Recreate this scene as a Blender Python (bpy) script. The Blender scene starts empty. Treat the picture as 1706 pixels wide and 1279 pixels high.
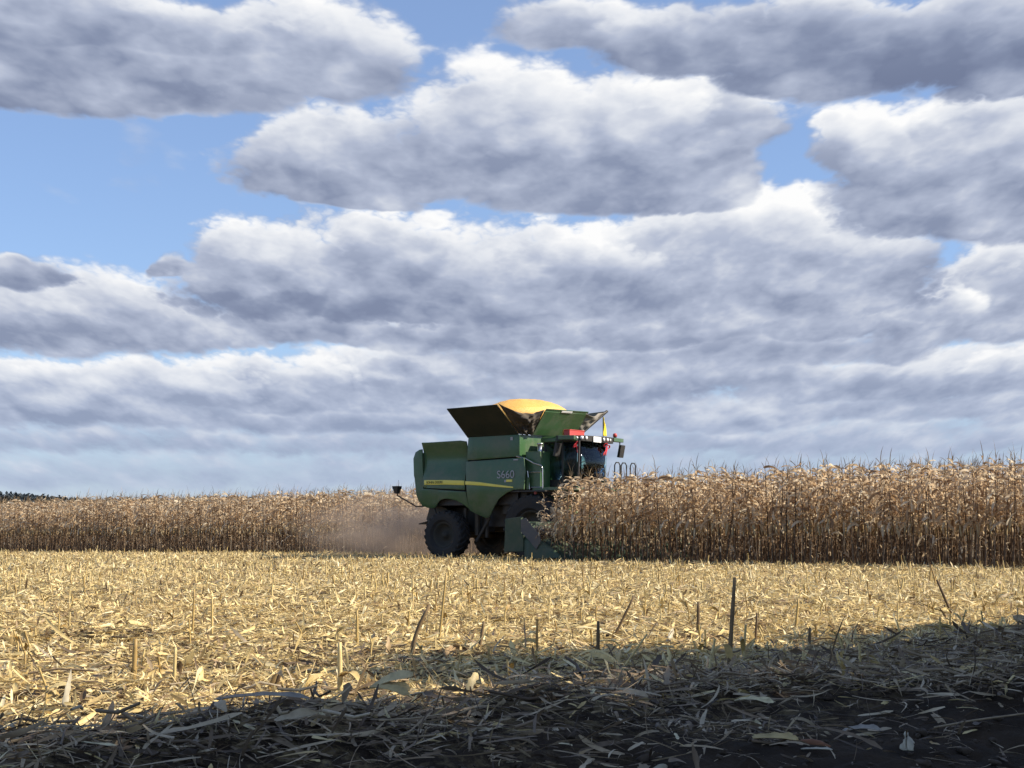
import bpy, bmesh, math, random
import numpy as np
from mathutils import Vector, Matrix

S = bpy.context.scene
COL = S.collection
R = math.radians
RNG = np.random.default_rng(11)
random.seed(5)

# ------------------------------------------------------------------ camera
CAM_Z = 0.85
cam_d = bpy.data.cameras.new('camera')
cam = bpy.data.objects.new('camera', cam_d); COL.objects.link(cam)
cam.location = (0, 0, CAM_Z)
cam.rotation_euler = (R(90) + math.atan(246.5 / 2560), 0, 0)
cam_d.sensor_width = 36; cam_d.lens = 36 * 2560 / 1706
cam_d.clip_start = 0.1; cam_d.clip_end = 9000
S.camera = cam

# ------------------------------------------------------------------ light
SUN_AZ, SUN_EL = R(-9), R(35)          # azimuth measured from +X towards +Y
sd = bpy.data.lights.new('sun', 'SUN'); sd.energy = 5.0; sd.angle = R(0.5); sd.color = (1, 0.91, 0.76)
so = bpy.data.objects.new('sun', sd); COL.objects.link(so)
sv = Vector((math.cos(SUN_EL) * math.cos(SUN_AZ), math.cos(SUN_EL) * math.sin(SUN_AZ), math.sin(SUN_EL)))
so.rotation_euler = (-sv).to_track_quat('-Z', 'Y').to_euler()
so.location = sv * 60

S.view_settings.view_transform = 'Standard'; S.view_settings.look = 'None'
S.view_settings.exposure = 0.68; S.view_settings.gamma = 1.0
S.cycles.max_bounces = 8; S.cycles.transparent_max_bounces = 12; S.cycles.volume_bounces = 1
S.cycles.diffuse_bounces = 3; S.cycles.sample_clamp_indirect = 6


def lin(r, g, b):
    f = lambda c: ((c / 255 + 0.055) / 1.055) ** 2.4 if c > 10 else c / 255 / 12.92
    return (f(r), f(g), f(b), 1)


class NT:
    """small helper to write node trees"""
    def __init__(s, tree): s.t = tree
    def n(s, kind, **kw):
        nd = s.t.nodes.new(kind)
        for k, v in kw.items(): setattr(nd, k, v)
        return nd
    def put(s, sock, v):
        if isinstance(v, bpy.types.NodeSocket): s.t.links.new(v, sock)
        elif v is not None: sock.default_value = v
    def m(s, op, a, b=None, c=None, clamp=False):
        nd = s.n('ShaderNodeMath', operation=op, use_clamp=clamp)
        for i, v in enumerate((a, b, c)):
            if v is not None: s.put(nd.inputs[i], v)
        return nd.outputs[0]
    def v(s, op, a, b=None, c=None):
        nd = s.n('ShaderNodeVectorMath', operation=op)
        for i, x in enumerate((a, b, c)):
            if x is not None: s.put(nd.inputs[i], x)
        return nd.outputs[0]
    def xyz(s, x, y, z=0.0):
        nd = s.n('ShaderNodeCombineXYZ'); s.put(nd.inputs[0], x); s.put(nd.inputs[1], y); s.put(nd.inputs[2], z); return nd.outputs[0]
    def sep(s, v):
        nd = s.n('ShaderNodeSeparateXYZ'); s.put(nd.inputs[0], v); return nd.outputs
    def noise(s, vec, scale, detail=4, rough=0.55, dim='3D', color=False, dist=0.0):
        nd = s.n('ShaderNodeTexNoise', noise_dimensions=dim)
        if vec is not None: s.put(nd.inputs['Vector'], vec)
        nd.inputs['Scale'].default_value = scale; nd.inputs['Detail'].default_value = detail
        nd.inputs['Roughness'].default_value = rough; nd.inputs['Distortion'].default_value = dist
        return nd.outputs['Color' if color else 'Fac']
    def ramp(s, fac, stops, interp='LINEAR'):
        nd = s.n('ShaderNodeValToRGB'); cr = nd.color_ramp; cr.interpolation = interp
        while len(cr.elements) < len(stops): cr.elements.new(0.5)
        for e, (p, c) in zip(cr.elements, stops):
            e.position = p; e.color = c
        s.put(nd.inputs[0], fac); return nd.outputs[0]
    def mix(s, f, a, b, blend='MIX'):
        nd = s.n('ShaderNodeMix', data_type='RGBA', blend_type=blend)
        s.put(nd.inputs[0], f); s.put(nd.inputs[6], a); s.put(nd.inputs[7], b); return nd.outputs[2]
    def smooth(s, x, a, b, lo=0.0, hi=1.0):
        nd = s.n('ShaderNodeMapRange', interpolation_type='SMOOTHSTEP')
        s.put(nd.inputs[0], x); nd.inputs[1].default_value = a; nd.inputs[2].default_value = b
        nd.inputs[3].default_value = lo; nd.inputs[4].default_value = hi; return nd.outputs[0]


# ------------------------------------------------------------------ sky: real sky model plus a deck of broken cumulus
# cumulus clouds from the farthest and lowest to the nearest: middle, base, half width, height above the base
# (all as directions: azimuth and slope), tone, softness
def cloud(px, base, w, h, tone=0.0, soft=1.0): return ((px - 853) / 2560, (886 - base) / 2560, w / 2560, h / 2560, tone, soft)
CLOUDS = [
    cloud(300, 800, 900, 60, -.05, 3), cloud(1300, 790, 900, 75, -.02, 3), cloud(200, 745, 420, 50, -.04, 2.2), cloud(700, 750, 420, 60, -.02, 2.2), cloud(1250, 745, 480, 60, 0, 2.2), cloud(1650, 740, 320, 60, .02, 2.2),
    cloud(120, 700, 330, 60, -.06, 1.5), cloud(520, 705, 330, 60, -.04, 1.5), cloud(900, 700, 330, 66, -.02, 1.5), cloud(1280, 700, 330, 60, -.02, 1.5), cloud(1620, 695, 260, 62, 0, 1.5),
    cloud(600, 655, 220, 80, -.04, 1.2), cloud(820, 650, 220, 70, 0, 1.2), cloud(1030, 650, 230, 86, -.02, 1.2), cloud(1420, 655, 280, 80, -.02, 1.2), cloud(1640, 650, 240, 74, 0, 1.2), cloud(1210, 630, 220, 80, .03, 1.2),
    cloud(430, 660, 190, 66, -.05), cloud(50, 670, 180, 82, .02), cloud(240, 665, 210, 78, .02),
    cloud(1700, 640, 130, 40, .02), cloud(870, 610, 280, 70, 0, 1.3), cloud(1120, 600, 260, 66, .02, 1.3), cloud(1350, 590, 240, 66, 0, 1.3),
    cloud(720, 570, 240, 66, -.02), cloud(1010, 550, 300, 80, .03), cloud(1280, 545, 260, 72, .02), cloud(1600, 552, 210, 115, -.04), cloud(1700, 530, 150, 150, 0), cloud(1520, 540, 120, 70, .02),
    cloud(450, 562, 300, 82, -.05), cloud(110, 560, 330, 122, -.03), cloud(30, 490, 130, 54, -.16),
    cloud(280, 452, 34, 44, -.16), cloud(1440, 475, 150, 150, -.04), cloud(1050, 490, 330, 150, -.04), cloud(1240, 470, 330, 190, 0), cloud(800, 488, 320, 150, -.05), cloud(560, 490, 320, 158, -.12), cloud(420, 455, 140, 116, -.03),
    cloud(600, 335, 120, 52, -.06), cloud(1010, 335, 150, 70, -.04), cloud(1170, 300, 130, 110, .02),
    cloud(1690, 370, 200, 160, -.08), cloud(1590, 330, 240, 205, -.04), cloud(1440, 275, 90, 120, .02),
    cloud(980, 305, 300, 120, -.02), cloud(590, 290, 240, 150, -.07), cloud(1110, 225, 230, 150, .02), cloud(900, 250, 340, 190, -.03),
    cloud(330, 160, 200, 100, .06), cloud(90, 150, 330, 150, -.12), cloud(540, 110, 180, 150, -.02), cloud(260, 90, 430, 130, -.06), cloud(90, 60, 360, 90, -.14),
    cloud(1000, 45, 200, 90, -.05), cloud(1480, 118, 330, 130, -.22), cloud(1680, 128, 270, 170, -.22), cloud(1270, 80, 330, 120, -.20),
]
W = bpy.data.worlds.new('World'); S.world = W; W.use_nodes = True
wt = W.node_tree; wt.nodes.clear(); k = NT(wt)
sky = k.n('ShaderNodeTexSky', sky_type='NISHITA', sun_disc=False)
sky.sun_elevation = SUN_EL; sky.sun_rotation = R(90) - SUN_AZ
sky.air_density = 1.0; sky.dust_density = 0.3; sky.ozone_density = 3.0
SKY_STRENGTH = 0.125
tc = k.n('ShaderNodeTexCoord')
dx, dy, dz = k.sep(tc.outputs['Generated'])
az = k.m('ARCTAN2', dx, dy)
hl = k.m('SQRT', k.m('MAXIMUM', k.m('MULTIPLY_ADD', dx, dx, k.m('MULTIPLY', dy, dy)), 1e-5))
el = k.m('MAXIMUM', k.m('MINIMUM', k.m('DIVIDE', dz, hl), 4.0), -0.02)
elc = k.m('ADD', k.m('MAXIMUM', el, 0.0), 0.22)
sc = k.m('DIVIDE', 5.0, elc)                       # clouds get smaller and flatter towards the horizon
q = k.xyz(k.m('MULTIPLY', az, sc), k.m('MULTIPLY', k.m('LOGARITHM', elc, math.e), 8.5), 3.7)


def puffs(vec, detail):
    a_ = k.noise(vec, 1.5, detail, .5)
    b_ = k.m('ABSOLUTE', k.m('SUBTRACT', k.noise(k.v('ADD', vec, (2.3, 9.1, 1.0)), 2.2, 3, .5), 0.5))
    c_ = k.m('ABSOLUTE', k.m('SUBTRACT', k.noise(k.v('ADD', vec, (5.3, 2.1, 4.0)), 6.0, 3, .5), 0.5))
    t_ = k.m('MULTIPLY_ADD', k.m('SUBTRACT', a_, 0.5), 1.15, k.m('MULTIPLY', k.m('SUBTRACT', b_, .1), 1.3))
    return k.m('MULTIPLY_ADD', k.m('SUBTRACT', c_, .1), .75 if detail > 3 else .30, t_)


N0 = puffs(q, 7)
qs = k.v('ADD', q, k.xyz(k.m('MULTIPLY', N0, 1e-9), 0, 0))
Na = puffs(qs, 1)
N1 = puffs(k.v('ADD', qs, k.xyz(k.m('MULTIPLY_ADD', Na, 1e-9, .10), .34, 0)), 1)
ND = k.m('MULTIPLY_ADD', k.m('SUBTRACT', Na, N1), 0.50, k.m('MULTIPLY', k.m('SUBTRACT', N0, Na), .05))
ND = k.m('MINIMUM', k.m('MAXIMUM', ND, -.15), .34)
wrp = k.v('MULTIPLY', k.v('SUBTRACT', k.noise(k.v('ADD', q, k.xyz(k.m('MULTIPLY', ND, 1e-9), 0, 0)), 1.0, 3, .55, color=True), (.5, .5, .5)), (.050, .026, 0))
px_, py_, _ = k.sep(k.v('ADD', k.xyz(az, el), wrp))
# elsewhere in the sky: a loose field of the same clouds
away = k.m('MAXIMUM', k.smooth(k.m('ABSOLUTE', az), .40, .55), k.smooth(el, .40, .60))
LT_ = k.m('MULTIPLY_ADD', ND, 1.0, .50)
TR_ = k.m('SUBTRACT', 1.0, k.m('MULTIPLY', away, k.smooth(N0, .05, .40)))
TR_ = k.m('MULTIPLY', TR_, k.smooth(Na, .05, .55, 1.0, .55))               # thin veils in the gaps
for (cu, cv, w, h, tone, soft) in CLOUDS:
    if cv < .13: soft *= 1.15                                          # distant banks run together
    cur = k.xyz(k.m('MULTIPLY_ADD', LT_, 1e-9, px_), py_, 0)         # one cloud after the other, nearer ones over farther ones
    e = k.v('MULTIPLY_ADD', cur, (1 / w, 1 / h, 0), (-cu / w, -cv / h, 0))
    x, y, _ = k.sep(e)
    yb = k.m('MAXIMUM', y, k.m('MULTIPLY', y, -2.5))                   # flat base
    d = k.m('SUBTRACT', 1.0, k.m('MULTIPLY_ADD', k.m('MULTIPLY', x, x), k.m('ABSOLUTE', x), k.m('MULTIPLY', yb, yb)))
    d = k.m('MULTIPLY_ADD', N0, 1.12, d)
    al = k.smooth(d, -.06, .44 * soft)
    sh = k.m('MULTIPLY_ADD', k.smooth(y, .0, 1.0), .30, k.m('ADD', ND, .54 + tone))
    sh = k.m('MULTIPLY_ADD', k.smooth(y, .40, -.15), -.11, sh)            # shaded base
    rim = k.m('MULTIPLY', k.smooth(d, .75, .12), k.smooth(y, .10, .55))    # thin sunlit upper edges
    sh = k.m('MULTIPLY_ADD', rim, .30, sh)
    LT_ = k.m('MULTIPLY_ADD', k.m('SUBTRACT', sh, LT_), al, LT_)
    TR_ = k.m('MULTIPLY', TR_, k.m('SUBTRACT', 1.0, al))
ccol = k.ramp(LT_, [(0.0, lin(106, 117, 146)), (0.25, lin(136, 147, 173)), (0.5, lin(176, 185, 206)), (0.75, lin(222, 226, 234)), (1.0, lin(250, 250, 250))])
skyc = k.v('MULTIPLY', sky.outputs[0], (SKY_STRENGTH * .95, SKY_STRENGTH * 1.02, SKY_STRENGTH * 1.22))
skyc = k.mix(.20, skyc, lin(196, 218, 246))
full = k.mix(TR_, ccol, skyc)
hz = k.smooth(el, -0.01, 0.14, 0.66, 0.0)
full = k.mix(hz, full, lin(172, 188, 215))
bg = k.n('ShaderNodeBackground'); k.put(bg.inputs[0], full); bg.inputs[1].default_value = 0.645
out = k.n('ShaderNodeOutputWorld'); wt.links.new(bg.outputs[0], out.inputs[0])
W.cycles.sampling_method = 'MANUAL'; W.cycles.sample_map_resolution = 512


# ------------------------------------------------------------------ materials
def mat(name):
    m = bpy.data.materials.new(name); m.use_nodes = True
    m.node_tree.nodes.clear(); k = NT(m.node_tree)
    o = k.n('ShaderNodeOutputMaterial'); p = k.n('ShaderNodeBsdfPrincipled')
    m.node_tree.links.new(p.outputs[0], o.inputs[0])
    return m, k, p, o


def plain(name, col, rough=.6, metal=0.0, var=.12, scale=6, dust=0.0, coat=0.0, bump=0.0, dustcol=(.23, .18, .12, 1)):
    m, k, p, o = mat(name)
    g = k.n('ShaderNodeTexCoord').outputs['Object']
    n = k.noise(g, scale, 6, .6)
    c = k.mix(n, tuple(x * (1 - var) for x in col[:3]) + (1,), tuple(min(1, x * (1 + var)) for x in col[:3]) + (1,))
    if dust:
        d = k.smooth(k.noise(g, 1.6, 7, .65), .38, .75, 0.15 * dust, dust)
        c = k.mix(d, c, dustcol)
        k.put(p.inputs['Roughness'], k.m('MULTIPLY_ADD', d, .55, rough))
    else:
        p.inputs['Roughness'].default_value = rough
    k.put(p.inputs['Base Color'], c)
    p.inputs['Metallic'].default_value = metal
    p.inputs['Coat Weight'].default_value = coat; p.inputs['Coat Roughness'].default_value = .12
    if bump:
        b = k.n('ShaderNodeBump'); b.inputs['Strength'].default_value = bump; b.inputs['Distance'].default_value = .02
        k.put(b.inputs['Height'], n); k.put(p.inputs['Normal'], b.outputs[0])
    return m


def dry(name, stops, trans=.3, rough=.65, stripes=True, moist=None):
    """dry plant matter: colour per blade, streaks, some light passing through"""
    m, k, p, o = mat(name)
    rnd = k.n('ShaderNodeNewGeometry').outputs['Random Per Island']
    oi = k.n('ShaderNodeObjectInfo').outputs['Random']
    f = k.m('FRACT', k.m('MULTIPLY_ADD', oi, 3.7, rnd))
    c = k.ramp(f, stops)
    g = k.n('ShaderNodeTexCoord').outputs['Object']
    n = k.noise(g, 22, 4, .6)
    c = k.mix(1.0, c, k.ramp(n, [(.25, (.68, .66, .62, 1)), (.7, (1.12, 1.1, 1.06, 1))]), 'MULTIPLY')
    k.put(p.inputs['Base Color'], c)
    p.inputs['Roughness'].default_value = rough; p.inputs['Specular IOR Level'].default_value = .3
    if trans:
        t = k.n('ShaderNodeBsdfTranslucent'); k.put(t.inputs[0], c)
        mx = k.n('ShaderNodeMixShader'); mx.inputs[0].default_value = trans
        m.node_tree.links.new(p.outputs[0], mx.inputs[1]); m.node_tree.links.new(t.outputs[0], mx.inputs[2])
        m.node_tree.links.new(mx.outputs[0], o.inputs[0])
    return m


M_LEAF = dry('dry_leaf', [(0, (.32, .20, .115, 1)), (.3, (.58, .415, .25, 1)), (.65, (.79, .62, .415, 1)), (1, (.90, .79, .60, 1))], .52)
M_STALK = dry('dry_stalk', [(0, (.07, .045, .03, 1)), (.5, (.14, .09, .055, 1)), (1, (.25, .17, .105, 1))], 0)
M_TASSEL = dry('tassel', [(0, (.20, .14, .08, 1)), (1, (.42, .32, .20, 1))], .15)
M_EAR = dry('ear_husk', [(0, (.5, .38, .2, 1)), (1, (.72, .6, .4, 1))], .2)
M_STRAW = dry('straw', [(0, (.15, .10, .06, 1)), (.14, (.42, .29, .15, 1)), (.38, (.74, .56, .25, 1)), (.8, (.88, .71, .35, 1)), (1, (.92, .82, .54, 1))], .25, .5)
M_OLD_SHADE = dry('weathered_shade_straw', [(0, (.08, .056, .038, 1)), (.4, (.25, .18, .115, 1)), (.8, (.44, .34, .215, 1)), (1, (.62, .51, .35, 1))], .15, .6)  # weathered residue tone that also carries the grey of the foreground shade
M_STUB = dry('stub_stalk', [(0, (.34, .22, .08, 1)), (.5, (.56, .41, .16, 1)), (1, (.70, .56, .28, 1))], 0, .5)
M_DARKSTUB = dry('dark_stalk', [(0, (.10, .065, .035, 1)), (1, (.22, .15, .08, 1))], 0, .7)  # darker brown than the other cut stalks
M_HUSK = dry('husk', [(0, (.66, .50, .22, 1)), (1, (.78, .66, .38, 1))], .3, .5)
M_PALE = dry('pale_leaf', [(0, (.50, .45, .34, 1)), (1, (.66, .60, .46, 1))], .25, .5)
M_GREY = dry('grey_leaf', [(0, (.32, .28, .23, 1)), (1, (.48, .43, .36, 1))], .2, .6)
M_BROWN = dry('brown_cob', [(0, (.16, .07, .035, 1)), (1, (.24, .11, .055, 1))], 0, .7)

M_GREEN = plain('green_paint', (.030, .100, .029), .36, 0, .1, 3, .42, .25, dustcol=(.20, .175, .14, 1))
M_GREEN_D = M_GREEN
M_HEADER_SHADE = plain('shaded_header_paint', (.014, .045, .018), .5, 0, .1, 3, .35)  # the green paint, darkened for the shade of the corn around the header
M_YELLOW = plain('yellow_paint', (.84, .70, .10), .4, 0, .06, 4, .08, .2)
M_BLACK = plain('black_plastic', (.016, .016, .017), .5, 0, .2, 5, .18)
M_DARK = plain('dark_steel', (.035, .033, .03), .55, .3, .2, 5, .4)
M_TYRE = plain('tyre_rubber', (.018, .017, .016), .8, 0, .25, 9, .35, dustcol=(.10, .08, .06, 1))
M_RIM = plain('dirty_shadow_rim', (.030, .027, .018), .7, 0, .15, 4, .3, dustcol=(.06, .05, .04, 1))  # dust, plus the shadow on the wheels darkened into the colour
M_GREYP = plain('grey_panel', (.09, .088, .085), .7, 0, .12, 5, .4)
M_RED = plain('red_paint', (.55, .05, .04), .45, 0, .1, 4, .1, .2)
M_REDC = plain('red_cloth', (.62, .04, .05), .8, 0, .2, 14)
M_FLAG = plain('yellow_cloth', (.80, .62, .03), .75, 0, .1, 9)
M_WHITE = plain('white_sheet', (.82, .82, .78), .4, 0, .04, 4)
M_METAL = plain('bright_steel', (.55, .55, .55), .3, .9, .08, 5)
M_TEXTW = plain('decal_grey', (.36, .355, .36), .4, 0, .05, 5)
M_TEXTD = plain('decal_dark', (.10, .085, .02), .4, 0, .05, 5)
M_LENS = plain('lamp_lens', (.85, .85, .83), .12, 0, .03, 4, 0, .5)
M_CLOTH = plain('tank_cloth', (.022, .021, .021), .8, 0, .5, 7, .5, bump=.4, dustcol=(.20, .15, .09, 1))
M_CLOTHG = plain('dusty_tank_cloth', (.22, .20, .17), .85, 0, .35, 6, .4, bump=.5)
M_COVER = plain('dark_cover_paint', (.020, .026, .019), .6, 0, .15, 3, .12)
M_AMBER = plain('amber_lens', (.65, .30, .06), .3, 0, .1, 5, .2)
M_SEAT = plain('seat_fabric', (.03, .032, .04), .8)


def glass_mat():
    m, k, p, o = mat('cab_glass')
    gl = k.n('ShaderNodeBsdfGlossy'); gl.inputs['Roughness'].default_value = .04; gl.inputs[0].default_value = (.9, .95, 1, 1)
    tr = k.n('ShaderNodeBsdfTransparent'); tr.inputs[0].default_value = (.74, .86, .82, 1)
    fr = k.n('ShaderNodeFresnel'); fr.inputs[0].default_value = 1.3
    mx = k.n('ShaderNodeMixShader'); L = m.node_tree.links
    L.new(fr.outputs[0], mx.inputs[0]); L.new(tr.outputs[0], mx.inputs[1]); L.new(gl.outputs[0], mx.inputs[2]); L.new(mx.outputs[0], o.inputs[0])
    return m


M_GLASS = glass_mat()


def grain_mat():
    m, k, p, o = mat('corn_grain')
    g = k.n('ShaderNodeTexCoord').outputs['Object']
    vo = k.n('ShaderNodeTexVoronoi'); vo.inputs['Scale'].default_value = 85; k.put(vo.inputs['Vector'], g)
    c = k.ramp(k.sep(vo.outputs['Color'])[0], [(0, (.70, .33, .055, 1)), (.5, (.82, .44, .085, 1)), (1, (.90, .56, .16, 1))])
    k.put(p.inputs['Base Color'], c); p.inputs['Roughness'].default_value = .5
    b = k.n('ShaderNodeBump'); b.inputs['Strength'].default_value = .6; b.inputs['Distance'].default_value = .01
    k.put(b.inputs['Height'], vo.outputs['Distance']); k.put(p.inputs['Normal'], b.outputs[0])
    return m


M_GRAIN = grain_mat()


def ground_mat():
    m, k, p, o = mat('field_soil')
    g = k.n('ShaderNodeNewGeometry').outputs['Position']
    n = k.noise(g, 3.0, 8, .65)
    soil = k.ramp(n, [(.3, (.024, .016, .010, 1)), (.7, (.075, .049, .029, 1))])
    # trampled chaff in the stubble field (none on the bare track)
    x, y, z = k.sep(g)
    side = k.m('SUBTRACT', y, k.m('MULTIPLY_ADD', x, .92, 4.85))       # >0 inside the field
    side = k.m('ADD', side, k.m('MULTIPLY', k.m('SUBTRACT', k.noise(g, .9, 4, .6), .5), 2.0))
    infield = k.smooth(side, -.3, 1.6)
    chaff = k.smooth(k.noise(g, 14, 6, .7), .46, .60)
    ch = k.ramp(k.noise(g, 40, 3, .6), [(.3, (.26, .18, .08, 1)), (.7, (.55, .42, .21, 1))])
    k.put(p.inputs['Base Color'], k.mix(k.m('MULTIPLY', chaff, k.m('MULTIPLY', infield, .5)), soil, ch))
    p.inputs['Roughness'].default_value = .95; p.inputs['Specular IOR Level'].default_value = .15
    b = k.n('ShaderNodeBump'); b.inputs['Strength'].default_value = .9; b.inputs['Distance'].default_value = .05
    k.put(b.inputs['Height'], k.noise(g, 16, 8, .7)); k.put(p.inputs['Normal'], b.outputs[0])
    return m


# ------------------------------------------------------------------ mesh helpers
def np_mesh(name, V, F, smooth=False):
    me = bpy.data.meshes.new(name)
    V = np.asarray(V, np.float32); F = np.asarray(F, np.int32); nf, c = F.shape
    me.vertices.add(len(V)); me.vertices.foreach_set('co', V.ravel())
    me.loops.add(nf * c); me.loops.foreach_set('vertex_index', F.ravel())
    me.polygons.add(nf); me.polygons.foreach_set('loop_start', np.arange(0, nf * c, c, dtype=np.int32))
    if smooth: me.polygons.foreach_set('use_smooth', np.ones(nf, bool))
    me.update(calc_edges=True)
    return me


def link(name, me, m, parent=None):
    o = bpy.data.objects.new(name, me); COL.objects.link(o)
    if m is not None and not me.materials: me.materials.append(m)
    if parent is not None: o.parent = parent
    return o


def tag(o, label=None, cat=None, group=None, kind=None):
    if label: o['label'] = label
    if cat: o['category'] = cat
    if group: o['group'] = group
    if kind: o['kind'] = kind
    return o


class MB:
    def __init__(s): s.v = []; s.f = []
    def add(s, V, F):
        b = len(s.v); s.v += [tuple(x) for x in V]; s.f += [tuple(i + b for i in f) for f in F]; return s
    def box(s, c, d, rot=None, taper=1.0):
        x, y, z = d[0] / 2, d[1] / 2, d[2] / 2
        P = [(-x, -y, -z), (x, -y, -z), (x, y, -z), (-x, y, -z), (-x * taper, -y * taper, z), (x * taper, -y * taper, z), (x * taper, y * taper, z), (-x * taper, y * taper, z)]
        if rot is not None: P = [rot @ Vector(p) for p in P]
        P = [(p[0] + c[0], p[1] + c[1], p[2] + c[2]) for p in P]
        return s.add(P, [(0, 3, 2, 1), (4, 5, 6, 7), (0, 1, 5, 4), (1, 2, 6, 5), (2, 3, 7, 6), (3, 0, 4, 7)])
    def tube(s, pts, r, n=8, cap=True):
        pts = [Vector(p) for p in pts]; rr = r if isinstance(r, (list, tuple)) else [r] * len(pts)
        V = []; F = []
        t0 = (pts[1] - pts[0]).normalized(); ref = Vector((0, 0, 1)) if abs(t0.z) < .9 else Vector((1, 0, 0))
        for i, p in enumerate(pts):
            t = (pts[min(i + 1, len(pts) - 1)] - pts[max(i - 1, 0)]).normalized()
            a = t.cross(ref).normalized(); b = t.cross(a)
            for j in range(n):
                an = 2 * math.pi * j / n; V.append(p + (a * math.cos(an) + b * math.sin(an)) * rr[i])
        for i in range(len(pts) - 1):
            for j in range(n): F.append((i * n + j, i * n + (j + 1) % n, (i + 1) * n + (j + 1) % n, (i + 1) * n + j))
        if cap: F += [tuple(range(n - 1, -1, -1)), tuple(range((len(pts) - 1) * n, len(pts) * n))]
        return s.add(V, F)
    def lathe_y(s, prof, c, n=40):
        """profile of (y, r) turned about the Y axis through c"""
        V = []; F = []; m = len(prof)
        for i in range(n):
            a = 2 * math.pi * i / n
            for (y, r) in prof: V.append((c[0] + r * math.cos(a), c[1] + y, c[2] + r * math.sin(a)))
        for i in range(n):
            for j in range(m - 1): F.append((i * m + j, ((i + 1) % n) * m + j, ((i + 1) % n) * m + j + 1, i * m + j + 1))
        return s.add(V, F)
    def prism(s, poly, y0, y1):
        """polygon in x,z between two y values"""
        n = len(poly); V = [(x, y0, z) for x, z in poly] + [(x, y1, z) for x, z in poly]
        F = [tuple(range(n)), tuple(range(2 * n - 1, n - 1, -1))] + [(i, (i + n), (i + 1) % n + n, (i + 1) % n) for i in range(n)]
        return s.add(V, F)
    def slab(s, quad, t):
        a, b, c, d = [Vector(p) for p in quad]; nrm = (b - a).cross(d - a).normalized() * t
        V = [a, b, c, d, a + nrm, b + nrm, c + nrm, d + nrm]
        return s.add(V, [(0, 3, 2, 1), (4, 5, 6, 7), (0, 1, 5, 4), (1, 2, 6, 5), (2, 3, 7, 6), (3, 0, 4, 7)])
    def build(s, name, m, parent=None, smooth=False, bevel=0.0):
        me = bpy.data.meshes.new(name); me.from_pydata(s.v, [], s.f)
        bm = bmesh.new(); bm.from_mesh(me); bmesh.ops.recalc_face_normals(bm, faces=bm.faces); bm.to_mesh(me); bm.free()
        if smooth:
            for p in me.polygons: p.use_smooth = True
        o = link(name, me, m, parent)
        if bevel:
            md = o.modifiers.new('bevel', 'BEVEL'); md.width = bevel; md.segments = 2; md.limit_method = 'ANGLE'; md.angle_limit = R(40)
            for p in me.polygons: p.use_smooth = True
            md.harden_normals = True
        return o


def empty(name, loc, rz=0.0):
    o = bpy.data.objects.new(name, None); COL.objects.link(o); o.location = loc; o.rotation_euler = (0, 0, rz)
    o.empty_display_size = .2
    return o


def text_mesh(name, txt, size, m, parent, matrix, extrude=.003):
    cu = bpy.data.curves.new(name, 'FONT'); cu.body = txt; cu.size = size; cu.extrude = extrude
    tmp = bpy.data.objects.new('tmp', cu); COL.objects.link(tmp)
    dg = bpy.context.evaluated_depsgraph_get()
    me = bpy.data.meshes.new_from_object(tmp.evaluated_get(dg)); me.transform(matrix)
    bpy.data.objects.remove(tmp); me.materials.clear()
    return link(name, me, m, parent)


# ------------------------------------------------------------------ ground
_w = [(RNG.normal(0, 1, 2), RNG.uniform(0, 6.28)) for _ in range(24)]


def wob(x, y, f):
    s = 0
    for i, (d, ph) in enumerate(_w):
        g = f * (0.6 + .09 * i)
        s = s + np.sin(g * (d[0] * x + d[1] * y) + ph)
    return s / 5.0


def field_side(x, y):                     # > 0 in the stubble, < 0 on the bare earth track
    return y - (4.85 + .92 * x) + .35 * wob(x, y, .9)


def gh(x, y):
    x = np.asarray(x, float); y = np.asarray(y, float)
    near = np.clip((26 - y) / 12, 0, 1)
    s = field_side(x, y)
    lump = .028 * wob(x, y, 1.1) + .014 * wob(y + 3, x, 3.1)
    ridge = .17 * np.exp(-((s - 1.1) / .9) ** 2) * (1 + .35 * wob(y, x, 1.6))            # litter and soil thrown up along the field edge
    track = -.05 * np.clip(-s / 1.0, 0, 1)
    return near * (lump + ridge + track)


def graded(lo, hi, flo, fhi, fine, grow=1.16):
    xs = list(np.arange(flo, fhi, fine)); d = fine
    a = []; x = flo
    while x > lo: d *= grow; x -= d; a.append(x)
    d = fine; b = []; x = xs[-1]
    while x < hi: d *= grow; x += d; b.append(x)
    return np.array(a[::-1] + xs + b)


gx = graded(-6000, 6000, -5, 6.5, .06); gy = graded(-2500, 6500, 3.2, 16, .06)
GX, GY = np.meshgrid(gx, gy, indexing='ij')
fineclod = np.where((GX > -5) & (GX < 6.5) & (GY > 3.2) & (GY < 16), .012 * wob(GX, GY, 8.0) + .009 * wob(GY, GX, 21.0) + .006 * RNG.normal(0, 1, GX.shape), 0)
Vg = np.stack([GX, GY, gh(GX, GY) + fineclod], -1).reshape(-1, 3)
ny = len(gy); I, J = np.meshgrid(np.arange(len(gx) - 1), np.arange(ny - 1), indexing='ij'); b0 = (I * ny + J).ravel()
ground = link('ground', np_mesh('ground', Vg, np.stack([b0, b0 + ny, b0 + ny + 1, b0 + 1], 1), True), ground_mat())
tag(ground, kind='structure')


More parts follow.
